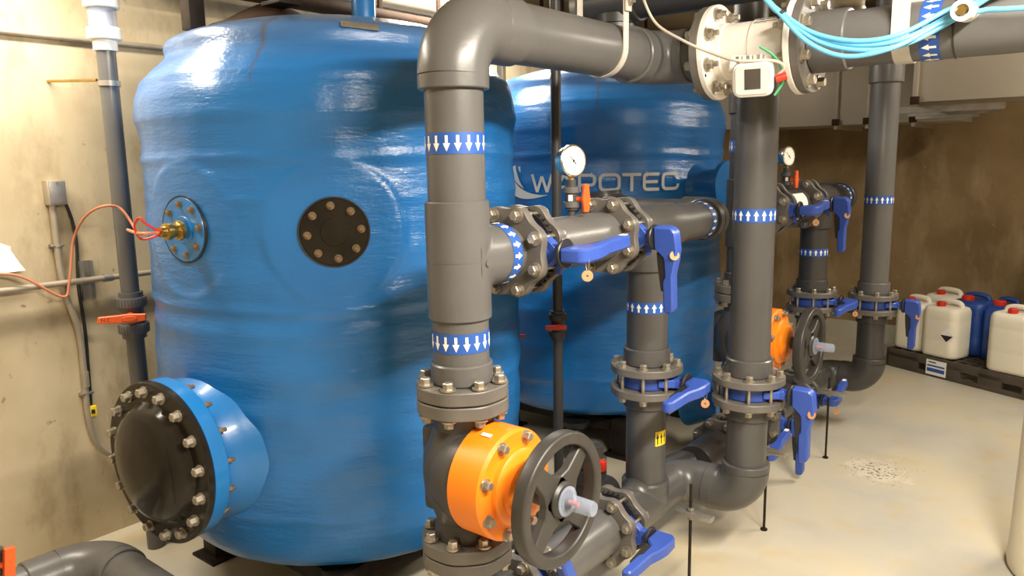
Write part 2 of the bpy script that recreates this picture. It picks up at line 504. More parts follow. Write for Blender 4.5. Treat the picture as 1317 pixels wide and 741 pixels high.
# ------------------------------------------------------------------ the room
XL, YB, YF, XR, ZC = -3.60, 7.40, -1.2, 2.4, 2.85
mb = MB(); mb.box(T((XL + XR) / 2, (YB + YF) / 2, -0.05), XR - XL + 0.4, YB - YF + 0.4, 0.1); struct(mb, 'floor', M['floor'])
mb = MB(); mb.box(T((XL + XR) / 2, (YB + YF) / 2, ZC + 0.05), XR - XL + 0.4, YB - YF + 0.4, 0.1); struct(mb, 'ceiling', M['wall_plain'])
mb = MB(); mb.box(T(XL - 0.1, (YB + YF) / 2, ZC / 2), 0.2, YB - YF + 0.4, ZC); struct(mb, 'wall_left', M['wall_left'])
mb = MB(); mb.box(T((XL + XR) / 2, YB + 0.1, ZC / 2), XR - XL, 0.2, ZC); struct(mb, 'wall_back', M['wall_back'])
mb = MB(); mb.box(T(XR + 0.1, (YB + YF) / 2, ZC / 2), 0.2, YB - YF + 0.4, ZC); struct(mb, 'wall_right', M['wall_plain'])
mb = MB(); mb.box(T((XL + XR) / 2, YF - 0.1, ZC / 2), XR - XL, 0.2, ZC); struct(mb, 'wall_front', M['wall_plain'])

# ------------------------------------------------------------------ tanks
RT = 0.733
PROF = [(0.0, 0.225), (0.25, 0.226), (0.45, 0.228), (0.58, 0.238), (0.65, 0.258), (0.69, 0.292), (0.712, 0.345), (0.724, 0.41), (0.733, 0.50),
        (0.738, 0.60), (0.741, 0.75), (0.742, 0.92), (0.740, 1.06), (0.735, 1.14), (0.733, 1.20), (0.738, 1.25), (0.737, 1.35), (0.736, 1.50),
        (0.734, 1.62), (0.730, 1.70), (0.729, 1.76), (0.735, 1.82), (0.741, 1.87), (0.742, 1.91), (0.735, 1.955), (0.715, 2.00), (0.68, 2.045),
        (0.645, 2.075), (0.622, 2.095), (0.616, 2.11), (0.618, 2.13), (0.610, 2.152), (0.585, 2.172), (0.53, 2.19), (0.45, 2.212),
        (0.34, 2.235), (0.20, 2.252), (0.0, 2.258)]


def dense(prof, step=0.016):
    out = []
    P = [Vector((a, b, 0)) for a, b in prof]; P = [P[0] * 2 - P[1]] + P + [P[-1] * 2 - P[-2]]
    for i in range(1, len(P) - 2):
        p0, p1, p2, p3 = P[i - 1:i + 3]
        n = max(1, int((p2 - p1).length / step))
        for k in range(n):
            t = k / n
            q = 0.5 * ((2 * p1) + (p2 - p0) * t + (2 * p0 - 5 * p1 + 4 * p2 - p3) * t * t + (3 * p1 - p0 - 3 * p2 + p3) * t ** 3)
            out.append((max(0, q.x), q.y))
    out.append(prof[-1]); return out


def sstep(a, b, x):
    t = min(1, max(0, (x - a) / (b - a))); return t * t * (3 - 2 * t)


def tank_shell(seed, blisters):
    pf = dense(PROF, 0.011); seg = 320
    vs, fs, rows = [], [], []
    for r, z in pf:
        if r < 1e-5:
            rows.append([len(vs)] * seg); vs.append(Vector((0, 0, z))); continue
        row = []
        for i in range(seg):
            a = 2 * PI * i / seg
            d = 0.012 * noise.noise(Vector((math.cos(a) * 1.6 + seed, math.sin(a) * 1.6, z * 2.2)))
            d += 0.007 * noise.noise(Vector((math.cos(a) * 2 + seed, math.sin(a) * 2, z * 11)))
            d += 0.003 * noise.noise(Vector((math.cos(a) * 9, math.sin(a) * 9 + seed, z * 8)))
            k = min(1.0, r / 0.5)
            wob = 0.02 * noise.noise(Vector((math.cos(a) * 1.3, math.sin(a) * 1.3 + seed, 4.2)))
            for zr, am, wd in ((1.725, 0.007, 0.016), (1.585, 0.003, 0.02), (1.215, 0.008, 0.014), (1.135, 0.006, 0.03), (0.98, 0.004, 0.04), (0.86, 0.004, 0.03), (0.47, 0.005, 0.02), (1.87, 0.005, 0.02), (2.005, 0.006, 0.014)):
                d += am * math.exp(-((z - zr + wob) / wd) ** 2)
            rr = r + d * k
            if r > 0.6:
                for (az, bz, rad, h) in blisters:
                    da = (a - az + PI) % (2 * PI) - PI
                    if abs(da) > 0.6: continue
                    sd = math.hypot(da * r, z - bz)
                    kk = 1 - sstep(rad - 0.010, rad + 0.016, sd)
                    rr = rr * (1 - kk) + (RT + h) / math.cos(da * 0.62) * kk + 0.0025 * math.exp(-((sd - rad) / 0.007) ** 2)
            row.append(len(vs)); vs.append(Vector((rr * math.cos(a), rr * math.sin(a), z)))
        rows.append(row)
    for A, B in zip(rows, rows[1:]):
        for i in range(seg):
            j = (i + 1) % seg
            u = []
            for k in (A[i], A[j], B[j], B[i]):
                if k not in u: u.append(k)
            if len(u) >= 3: fs.append(u)
    m = MB(); m.add(vs, fs); return m


def hexbolt(r, h, washer=True, wr=None):
    """bolt head on a washer, standing on z = 0"""
    m = MB(); z = 0.0
    if washer:
        wr = wr or r * 1.55
        m.cyl((0, 0, 0), (0, 0, h * 0.22), wr, 20); z = h * 0.22
    m.lathe([(0, z), (r, z), (r, z + h * 0.72), (r * 0.86, z + h * 0.82), (0, z + h * 0.82)], Matrix.Identity(4), 6)
    return m


HEAD_S = hexbolt(0.0085, 0.012).mesh('bolt', [M['rustbolt']])
HEAD_M = hexbolt(0.0130, 0.020, True, 0.0175).mesh('bolt', [M['bolt']])
HEAD_L = hexbolt(0.0155, 0.026, True, 0.0195).mesh('bolt', [M['bolt']])


def radial(az, rad, z):
    """frame with its z axis pointing out of a tank wall at azimuth az, x axis along the tangent"""
    n = Vector((math.cos(az), math.sin(az), 0))
    return frame((n.x * rad, n.y * rad, z), n, (-n.y, n.x, 0))


def port(tank, az, z, r, cover_mat, name, n, label):
    Mx = radial(az, RT + 0.004, z)
    p = MB(); p.ring(Mx @ Vector((0, 0, -0.02)), Mx @ Vector((0, 0, 0.0025)), r - 0.001, r + 0.004, 64)
    build(p, 'rim', M['black'], tank, local=True)
    p = MB()
    p.lathe([(0, 0.0065), (r * 0.40, 0.0065), (r * 0.42, 0.004), (r * 0.97, 0.004), (r * 0.985, 0.001), (r * 0.985, -0.02), (0, -0.02)], Mx, 64)
    c = build(p, name, cover_mat, tank, local=True); c['label'] = label
    for k in range(n):
        a = 2 * PI * (k + 0.12) / n
        inst(HEAD_S, 'bolt', c, Mx @ T(r * 0.78 * math.cos(a), r * 0.78 * math.sin(a), 0.004))
    return c


def stand(x, y, label):
    s = thing('tank_stand', label, 'steel frame', (x, y, 0))
    for i in range(4):
        a = PI / 4 + i * PI / 2
        p = MB(); px, py = 0.60 * math.cos(a), 0.60 * math.sin(a)
        p.box(T(px, py, 0.112), 0.10, 0.10, 0.21, 0.004); p.box(T(px, py, 0.006), 0.17, 0.17, 0.012)
        build(p, 'leg', M['blacksteel'], s, local=True)
        p = MB(); b = PI / 4 + (i + 1) * PI / 2
        q = Vector((0.60 * math.cos(b), 0.60 * math.sin(b), 0.17)); o = Vector((px, py, 0.17))
        d = (q - o)
        p.box(frame((o + q) / 2, d, (0, 0, 1)), 0.07, 0.06, d.length - 0.09, 0.003)
        build(p, 'beam', M['blacksteel'], s, local=True)
    for i in range(2):
        a = PI / 4 + i * PI / 2
        p = MB(); o = Vector((0.54 * math.cos(a), 0.54 * math.sin(a), 0.2)); d = -2 * o; d.z = 0
        p.box(frame((0, 0, 0.165), d, (0, 0, 1)), 0.07, 0.05, d.length)
        build(p, 'cross_beam', M['blacksteel'], s, local=True)
    return s


def nozzle(tank, az, z, rn, rad_out):
    Mx = radial(az, 0, z)
    p = MB()
    p.lathe([(rn + 0.05, RT - 0.05), (rn + 0.02, RT + 0.015), (rn, RT + 0.05), (rn, rad_out - 0.028), (rn + 0.045, rad_out - 0.026),
             (rn + 0.045, rad_out), (0, rad_out)], Mx, 48)
    return build(p, 'nozzle', M['tankblue'], tank, local=True)


# tank nearest the camera
X1, Y1, Y2 = -2.58, 2.057, 4.107
AZB, AZS = math.radians(-40.0), math.radians(-83.2)
tank1 = thing('filter_tank', 'large blue fibreglass tank with black manhole cover and two round ports', 'tank', (X1, Y1, 0), 'blue filter tanks')
build(tank_shell(3.1, [(AZB, 1.479, 0.232, 0.002), (AZS, 1.488, 0.225, 0.002)]), 'shell', M['tank'], tank1, local=True, sharp=60)
port(tank1, AZB, 1.479, 0.112, M['blackcover'], 'sight_port', 8, 'round black sight port with eight bolts')
port(tank1, AZS, 1.488, 0.112, M['tankblue'], 'port_cover', 8, 'round blue port plate with eight bolts')
AZM, ZM = math.radians(-84.5), 0.705
Mm = radial(AZM, 0, ZM)
p = MB()
p.lathe([(0.30, RT - 0.06), (0.262, RT + 0.004), (0.243, RT + 0.04), (0.236, RT + 0.07), (0.236, RT + 0.11), (0, RT + 0.11)], Mm, 72)
build(p, 'manhole_neck', M['tankblue'], tank1, local=True)
p = MB(); p.lathe([(0.15, RT + 0.09), (0.278, RT + 0.09), (0.281, RT + 0.094), (0.281, RT + 0.146), (0.15, RT + 0.148)], Mm, 80)
build(p, 'manhole_flange', M['tankblue'], tank1, local=True)
p = MB(); z0 = RT + 0.148
p.lathe([(0.05, z0), (0.281, z0), (0.284, z0 + 0.004), (0.284, z0 + 0.022), (0.280, z0 + 0.026), (0.215, z0 + 0.026), (0.208, z0 + 0.034),
         (0.200, z0 + 0.050), (0.185, z0 + 0.066), (0.155, z0 + 0.080), (0.10, z0 + 0.090), (0.05, z0 + 0.094), (0, z0 + 0.095)], Mm, 80)
cov = build(p, 'manhole_cover', M['blackcover'], tank1, local=True); cov['label'] = 'glossy black domed manhole cover'
for k in range(16):
    a = 2 * PI * (k + 0.3) / 16; Mb = Mm @ T(0.250 * math.cos(a), 0.250 * math.sin(a), z0 + 0.026)
    inst(HEAD_L, 'bolt', cov, Mb)
NUT_M = hexbolt(0.013, 0.022, False)
NUT_M.cyl((0, 0, 0.01), (0, 0, 0.034), 0.007, 12)
NUT_M = NUT_M.mesh('nut', [M['rustbolt']])
for k in range(16):
    a = 2 * PI * (k + 0.3) / 16
    inst(NUT_M, 'nut', cov, Mm @ T(0.262 * math.cos(a), 0.262 * math.sin(a), RT + 0.09) @ Rot(PI, 'X'))
p = MB(); Ml = frame((0.540, -0.300, 2.152), (0.70, -0.38, 0.60), (0.55, 0.83, -0.05))
p.box(Ml, 0.125, 0.026, 0.006, 0.002); pl = build(p, 'name_plate', M['steel'], tank1, local=True); pl['label'] = 'small blank metal plate on the dome'
p = MB(); p.lathe([(0, 0.33), (0.03, 0.34), (0.05, 0.30), (0.047, 0), (0, 0)], T(0.10, 0.10, 2.22), 32)
build(p, 'top_nozzle', M['tankblue'], tank1, local=True)
p = MB(); p.lathe([(0.255, 0.0), (0.245, 0.03), (0.19, 0.05), (0.13, 0.085), (0.06, 0.12), (0, 0.125)], T(-0.20, -0.13, 2.215), 48)
cp = build(p, 'top_lid', M['brown'], tank1, local=True); cp['label'] = 'rust brown lid on the dome'
stand(X1, Y1, 'black steel stand under the blue tank with the manhole')

tank2 = thing('filter_tank', 'large blue fibreglass tank with grey company lettering, behind the other', 'tank', (X1, Y2, 0), 'blue filter tanks')
build(tank_shell(8.7, []), 'shell', M['tank'], tank2, local=True, sharp=60)
nozzle(tank2, math.radians(-10), 1.55, 0.085, 0.93)
nozzle(tank2, math.radians(-4), 0.30, 0.125, 0.92)
stand(X1, Y2, 'black steel stand under the lettered blue tank')


# company lettering, wrapped round the second tank
def wrap(mb, polys, rad):
    """polys: lists of (s, z) in metres of arc and height -> curved thick patches (top face)"""
    for q in polys:
        vs = []
        for s, z in q:
            a = s / rad; vs.append((rad * math.cos(a), rad * math.sin(a), z))
        mb.add(vs, [tuple(range(len(vs)))])


def stroke(pts, t, closed=False, sub=0.012):
    """thick polyline -> small quads in (s,z)"""
    P = []
    n = len(pts); seq = pts + ([pts[0]] if closed else [])
    for a, b in zip(seq, seq[1:]):
        a = Vector(a); b = Vector(b); k = max(1, int((b - a).length / sub))
        P += [a.lerp(b, i / k) for i in range(k)]
    if not closed: P.append(Vector(seq[-1]))
    L, R_ = [], []
    m = len(P)
    for i in range(m):
        if closed: d0 = P[i] - P[i - 1]; d1 = P[(i + 1) % m] - P[i]
        else:
            d0 = P[i] - P[max(0, i - 1)]; d1 = P[min(m - 1, i + 1)] - P[i]
            if i == 0: d0 = d1
            if i == m - 1: d1 = d0
        d0 = d0.normalized(); d1 = d1.normalized(); d = (d0 + d1).normalized()
        nn = Vector((-d.y, d.x)); k = 1.0 / max(0.5, nn.dot(Vector((-d0.y, d0.x))))
        L.append(P[i] + nn * t / 2 * k); R_.append(P[i] - nn * t / 2 * k)
    out = []
    for i in range(m if closed else m - 1):
        j = (i + 1) % m
        out.append([tuple(L[i]), tuple(L[j]), tuple(R_[j]), tuple(R_[i])])
    return out


def rr_corner(cx, cy, r, a0, a1, n=5):
    return [(cx + r * math.cos(math.radians(a0 + (a1 - a0) * i / n)), cy + r * math.sin(math.radians(a0 + (a1 - a0) * i / n))) for i in range(n + 1)]


RL = RT + 0.022
lg = MB(); D2R = PI / 180
zb, zt = 1.528, 1.624; tk = 0.0165; h = tk / 2


def sx(az): return az * D2R * RL


def letter(az0, az1, fn):
    a, b = sx(az0) + h, sx(az1) - h
    wrap(lg, fn(a, b), RL)


def L_W(a, b):
    m = (a + b) / 2; q = (b - a) * 0.25
    return stroke([(a, zt), (a + q, zb)], tk) + stroke([(a + q, zb), (m, zt - 0.012)], tk) + stroke([(m, zt - 0.012), (b - q, zb)], tk) + stroke([(b - q, zb), (b, zt)], tk)


def L_A(a, b):
    m = (a + b) / 2
    return stroke([(a, zb), (m, zt)], tk) + stroke([(m, zt), (b, zb)], tk) + stroke([(a + 0.02, zb + 0.026), (b - 0.02, zb + 0.026)], tk)


def L_P(a, b):
    r = 0.018; t = zt - h; mm = zb + 0.036
    return stroke([(a, zb), (a, t), (b - r, t)] + rr_corner(b - r, t - r, r, 90, 0) + rr_corner(b - r, mm + r, r, 0, -90) + [(a, mm)], tk)


def L_O(a, b):
    r = 0.024; t = zt - h; o = zb + h
    return stroke(rr_corner(b - r, t - r, r, 90, 0) + rr_corner(b - r, o + r, r, 0, -90) + rr_corner(a + r, o + r, r, -90, -180) + rr_corner(a + r, t - r, r, 180, 90), tk, True)


def L_T(a, b):
    m = (a + b) / 2
    return stroke([(a - h, zt - h), (b + h, zt - h)], tk) + stroke([(m, zt - h), (m, zb)], tk)


def L_E(a, b):
    r = 0.016; t = zt - h; o = zb + h
    return stroke([(b + h, t), (a + r, t)] + rr_corner(a + r, t - r, r, 90, 180) + rr_corner(a + r, o + r, r, 180, 270) + [(b + h, o)], tk) + stroke([(a, (t + o) / 2), (b, (t + o) / 2)], tk)


def L_C(a, b):
    r = 0.022; t = zt - h; o = zb + h
    return stroke([(b, t - 0.030)] + rr_corner(b - r, t - r, r, 0, 90) + rr_corner(a + r, t - r, r, 90, 180) + rr_corner(a + r, o + r, r, 180, 270) + rr_corner(b - r, o + r, r, 270, 360) + [(b, o + 0.026)], tk)


letter(-87.6, -77.0, L_W); letter(-77.2, -67.4, L_A); letter(-66.7, -59.4, L_P); letter(-58.4, -49.5, L_O)
letter(-48.9, -41.1, L_T); letter(-40.4, -33.2, L_E); letter(-32.1, -23.6, L_C)
wrap(lg, stroke([(sx(-21.8) + 0.0095 * math.cos(t * PI / 6), 1.609 + 0.0095 * math.sin(t * PI / 6)) for t in range(12)], 0.003, True, 0.05), RL)
wrap(lg, stroke([(sx(-22.2), 1.604), (sx(-22.2), 1.614), (sx(-21.5), 1.614), (sx(-21.5), 1.610), (sx(-22.1), 1.609), (sx(-21.4), 1.604)], 0.002, False, 0.05), RL)


def crescent(outer, inner):
    n = len(outer); out = []
    for i in range(n - 1): out.append([outer[i], outer[i + 1], inner[i + 1], inner[i]])
    return out


def bez(p0, p1, p2, n=18):
    return [((1 - t) ** 2 * p0[0] + 2 * t * (1 - t) * p1[0] + t * t * p2[0], (1 - t) ** 2 * p0[1] + 2 * t * (1 - t) * p1[1] + t * t * p2[1]) for t in [i / n for i in range(n + 1)]]


s_ = lambda a, z: (sx(a), z)
wrap(lg, crescent(bez(s_(-100.9, 1.64), s_(-101.5, 1.43), s_(-79.4, 1.513)), bez(s_(-100.2, 1.66), s_(-95.0, 1.50), s_(-79.4, 1.513))), RL)
wrap(lg, crescent(bez(s_(-99.4, 1.655), s_(-98.2, 1.59), s_(-91.4, 1.545)), bez(s_(-95.9, 1.675), s_(-95.3, 1.61), s_(-91.4, 1.545))), RL)
wrap(lg, crescent(bez(s_(-94.3, 1.665), s_(-94.3, 1.65), s_(-93.1, 1.632)), bez(s_(-93.1, 1.668), s_(-93.1, 1.65), s_(-93.1, 1.632))), RL)
build(lg, 'company_lettering', M['logo'], tank2, local=True, recalc=False)

# brass probe in the blue port of the first tank
Mp = T(X1, Y1, 0) @ radial(AZS, RT + 0.020, 1.488)
pr = thing('brass_probe', 'brass probe with red wires screwed into the round blue port plate', 'probe', tuple(Mp.translation))
p = MB(); p.lathe([(0, 0), (0.034, 0), (0.034, 0.012), (0.028, 0.014), (0.028, 0.02), (0, 0.02)], Mp @ T(0.01, 0, 0.003), 8)
build(p, 'hex_base', M['brass'], pr)
p = MB(); p.lathe([(0, 0.02), (0.022, 0.02), (0.024, 0.040), (0.028, 0.041), (0.028, 0.058), (0.018, 0.061), (0.018, 0.078), (0, 0.078)], Mp @ T(0.01, 0, 0.003), 24)
build(p, 'body', M['brass'], pr)
p = MB()
q0 = Mp @ Vector((0.01, 0, 0.078))
p.tube(smooth_path([q0, Mp @ Vector((0.0, 0.03, 0.12)), Mp @ Vector((-0.02, 0.05, 0.13)), Mp @ Vector((-0.05, 0.02, 0.13)), Mp @ Vector((-0.045, -0.02, 0.115)), Mp @ Vector((-0.01, -0.015, 0.09)), q0]), 0.004, 8)
build(p, 'wire_loop', M['red'], pr)
p = MB()
p.tube(smooth_path([(-3.55, 1.06, 1.288), (-3.525, 1.159, 1.264), (-3.518, 1.30, 1.160), (-3.518, 1.335, 1.215), (-3.50, 1.364, 1.395), (-3.40, 1.377, 1.495),
                    (-3.255, 1.390, 1.545), (-3.235, 1.456, 1.532), (-3.15, 1.47, 1.44), (-2.85, 1.30, 1.475), q0 + Vector((-0.02, -0.06, 0.0)), q0 + Vector((0.0, -0.008, 0))]), 0.0055, 8)
solo(p, 'sensor_cable', M['copperwire'], 'salmon coloured cable looping from the left wall to the brass probe', 'cable', (-3.53, 1.3, 1.16))

# ------------------------------------------------------------------ pipe pieces
R = 0.080      # pipe radius
RS = 0.0915    # socket radius


def band(parent, p0, axis, r, length, n=17, reverse=False, phase=0.0):
    """blue sticker ring with white arrows pointing along axis, starting at p0"""
    Mx = frame(p0, axis)
    m = MB(); seg = n * 6
    m.lathe([(r + 0.0010, 0), (r + 0.0010, length)], Mx, seg)
    L = length; aw = 2 * PI / n
    shape = [(-0.13, 0.14), (0.13, 0.14), (0.13, 0.50), (0.33, 0.50), (0.0, 0.88), (-0.33, 0.50), (-0.13, 0.50)]
    for k in range(n):
        c = aw * (k + phase); vs = []
        for u, v in shape:
            if reverse: v = 1 - v
            a = c + u * aw; rr = (r + 0.0020)
            vs.append(Mx @ Vector((rr * math.cos(a), rr * math.sin(a), v * L)))
        vs.append(Mx @ Vector(((r + 0.002) * math.cos(c), (r + 0.002) * math.sin(c), (0.5 if not reverse else 0.5) * L)))
        c8 = 7
        m.add(vs, [(0, 1, 2, c8, 6), (c8, 2, 3, 4), (c8, 4, 5, 6)], 1)
    b = build(m, 'flow_arrow_band', [M['bandblue'], M['bandwhite']], parent, recalc=False)
    b['label'] = 'blue band with white flow arrows'
    return b


def tee_piece(m, c, main, br, half, blen, r=RS):
    """main run (unit vector) and branch"""
    c = Vector(c); main = Vector(main); br = Vector(br)
    m.cyl(c - main * half, c + main * half, r, 48, ch=0.003)
    Mx = frame(c, br, main); seg = 64; hs = [0, 0.2, 0.4, 0.6, 0.8, 1.0]; vs = []; fs = []
    F = 0.034       # crotch fillet
    for h in hs + [2, 3, 4]:
        for i in range(seg):
            a = 2 * PI * i / seg; k = abs(math.cos(a)) ** 1.5; f = F * k
            if h <= 1:
                # quarter-round between the main run and the branch
                t = h * PI / 2; rr = r + f * (1 - math.sin(t)); q = rr * math.sin(a)
                hh = math.sqrt(max(0.0, r * r - q * q)) + f * (1 - math.cos(t)) - 0.006 * (1 - h)
            else:
                rr, hh = ((r, blen - 0.003), (r - 0.003, blen), (0.02, blen))[h - 2]
            vs.append(Mx @ Vector((rr * math.cos(a), rr * math.sin(a), hh)))
    for a in range(len(hs) + 2):
        for i in range(seg):
            j = (i + 1) % seg
            fs.append((a * seg + i, a * seg + j, (a + 1) * seg + j, (a + 1) * seg + i))
    fs.append(tuple(range((len(hs) + 2) * seg, (len(hs) + 3) * seg)))
    m.add(vs, fs)


# ---- butterfly valve
FR = 0.1425


def lobed(r, n, amp, seg=96):
    return [((r - amp * (0.5 - 0.5 * math.cos(n * (2 * PI * i / seg)))) * math.cos(2 * PI * i / seg),
             (r - amp * (0.5 - 0.5 * math.cos(n * (2 * PI * i / seg)))) * math.sin(2 * PI * i / seg)) for i in range(seg)]


def flange_mesh(r, ri, t, amp, n=8, seg=96, off=PI / 8):
    m = MB(); o = lobed(r, n, amp, seg); vs = []; fs = []
    Rz = Rot(off, 'Z'); c = 0.003
    rings = [(1, 0, ri), (None, 0, 0.985), (None, c, 1.0), (None, t - c, 1.0), (None, t, 0.985), (1, t, ri)]
    for kind, z, s in rings:
        for i, (x, y) in enumerate(o):
            if kind: a = 2 * PI * i / seg; v = Vector((ri * math.cos(a), ri * math.sin(a), z))
            else: v = Vector((x * s, y * s, z))
            vs.append(Rz @ v)
    k = len(rings)
    for a in range(k):
        b = (a + 1) % k
        for i in range(seg):
            j = (i + 1) % seg
            fs.append((a * seg + i, a * seg + j, b * seg + j, b * seg + i))
    m.add(vs, fs); return m


FL_LOBED = flange_mesh(FR, 0.074, 0.030, 0.013).mesh('flange', [M['flange']])
FL_ROUND = flange_mesh(FR, 0.074, 0.030, 0.002).mesh('flange', [M['flange']])


def thru_bolt(L):
    m = MB()
    m.cyl((0, 0, -L / 2 - 0.022), (0, 0, L / 2 + 0.004), 0.0075, 14)
    hb = hexbolt(0.0150, 0.022, True, 0.0215)
    for z, s in ((L / 2, 1), (-L / 2, -1)):
        m.add([(v[0], v[1] * s, z + s * v[2]) for v in hb.v], hb.f)
    return m


BOLT_V = thru_bolt(0.12).mesh('bolt', [M['bolt']])
BOLT_F = thru_bolt(0.085).mesh('bolt', [M['bolt']])

_b = MB()
_b.ring((0, 0, -0.029), (0, 0, 0.029), 0.066, 0.100, 56, ch=0.004)
_b.prism([(0.085, -0.066), (0.118, -0.045), (0.150, -0.018), (0.150, 0.018), (0.118, 0.045), (0.085, 0.066)], -0.016, 0.016, Matrix.Identity(4), 0.004)
BODY_ME = _b.mesh('valve_body', [M['bluehandle']])
_b = MB()
for k in range(36):
    a = 2 * PI * k / 36
    _b.box(Rot(a, 'Z') @ T(0.115, 0, 0.018), 0.024, 0.004, 0.022)
_b.ring((0, 0, 0.018), (0, 0, 0.0295), 0.099, 0.113, 56); _b.ring((0, 0, 0.004), (0, 0, 0.008), 0.099, 0.124, 56)
RIB_ME = _b.mesh('ribbed_liner', [M['black']])
_b = MB()
_b.lathe([(0, 0.09), (0.026, 0.09), (0.022, 0.115), (0.016, 0.13), (0.016, 0.145), (0.028, 0.158), (0.034, 0.168), (0, 0.168)], frame((0, 0, 0), (1, 0, 0)), 28)
for s in (-1, 1):
    _b.box(T(0.125, s * 0.022, 0), 0.07, 0.010, 0.030, 0.003)
_b.box(T(0.15, 0.040, 0.004), 0.018, 0.05, 0.012, 0.004)
NECK_ME = _b.mesh('stem_neck', [M['bluehandle']])
_b = MB(); _b.cyl((0.168, 0, 0), (0.180, 0, 0), 0.044, 32, ch=0.003)
DISC_ME = _b.mesh('index_disc', [M['black']])
LEV = [(-0.040, 0.180), (0.036, 0.180), (0.052, 0.196), (0.070, 0.214), (0.135, 0.216), (0.150, 0.206), (0.262, 0.206), (0.270, 0.214), (0.266, 0.236), (0.255, 0.244),
       (0.130, 0.247), (0.075, 0.262), (0.040, 0.268), (-0.022, 0.264), (-0.040, 0.246)]
_b = MB(); _b.prism(LEV, -0.021, 0.021, Matrix(((0, 1, 0, 0), (1, 0, 0, 0), (0, 0, 1, 0), (0, 0, 0, 1))), 0.006)
LEVER_ME = _b.mesh('lever', [M['bluehandle']])       # lever along +Y, stem along +X
_b = MB(); _b.prism([(0.05, 0.186), (0.10, 0.188), (0.19, 0.196), (0.19, 0.207), (0.15, 0.208), (0.13, 0.216), (0.068, 0.215)], -0.014, 0.014,
                    Matrix(((0, 1, 0, 0), (1, 0, 0, 0), (0, 0, 1, 0), (0, 0, 0, 1))), 0.002)
TRIG_ME = _b.mesh('trigger', [M['black']])
_b = MB(); _b.box(T(0.225, 0.245, 0.0215), 0.020, 0.026, 0.002); LABEL_ME = _b.mesh('lever_sticker', [M['white']])
_b = MB(); _b.cyl((0, 0, -0.0012), (0, 0, 0.0012), 0.0165, 24)
TAGDISC = _b
VALVES = {}


def butterfly(key, label, c, axis, lever, stem=(1, 0, 0), lobe=True, keytag=None, flip=0.0):
    c = Vector(c)
    B = frame(c, axis, stem)
    v = thing('butterfly_valve', label, 'valve', c, 'blue lever butterfly valves', B.to_3x3())
    fm = FL_LOBED if lobe else FL_ROUND
    inst(fm, 'flange', v, T(0, 0, 0.030)); inst(fm, 'flange', v, T(0, 0, -0.060))
    for k in range(8):
        a = PI / 8 + k * PI / 4
        inst(BOLT_V, 'bolt', v, T(0.119 * math.cos(a), 0.119 * math.sin(a), 0))
    bd = inst(BODY_ME, 'valve_body', v, Matrix.Identity(4)); (inst(RIB_ME, 'ribbed_liner', bd, Matrix.Identity(4)) if lobe else None)
    inst(NECK_ME, 'stem_neck', v, Matrix.Identity(4)); inst(DISC_ME, 'index_disc', v, Matrix.Identity(4))
    # angle of the lever about the stem
    lw = B.to_3x3().transposed() @ Vector(lever)
    ang = math.atan2(lw.z, lw.y)
    lv = inst(LEVER_ME, 'lever', v, Rot(ang, 'X')); inst(TRIG_ME, 'trigger', lv, Matrix.Identity(4)); inst(LABEL_ME, 'lever_sticker', lv, Matrix.Identity(4))
    VALVES[key] = v
    if keytag:
        # copper disc on a wire loop, hanging below the lever hub
        hub = B @ (Rot(ang, 'X') @ Vector((0.222, 0.0, 0.0)))
        t = thing('key_tag', keytag, 'tag', hub, 'copper tags on valve levers')
        o = hub + Vector((0.036, -0.012, 0))
        mm = MB(); mm.tube([o + Vector((0.006 * math.cos(a), 0, -0.018 + 0.024 * math.sin(a))) for a in [2 * PI * i / 16 for i in range(17)]], 0.0012, 6)
        build(mm, 'wire_loop', M['steel'], t)
        mm = MB(); Md = frame(o + Vector((0, 0, -0.058)), (0.62, -0.75, 0.1)); mm.lathe([(0.003, -0.0012), (0.0165, -0.0012), (0.0165, 0.0012), (0.003, 0.0012)], Md, 24, closed_prof=True)
        build(mm, 'disc', M['copper'], t)
    return v


# ---- diaphragm valve with orange bonnet and handwheel


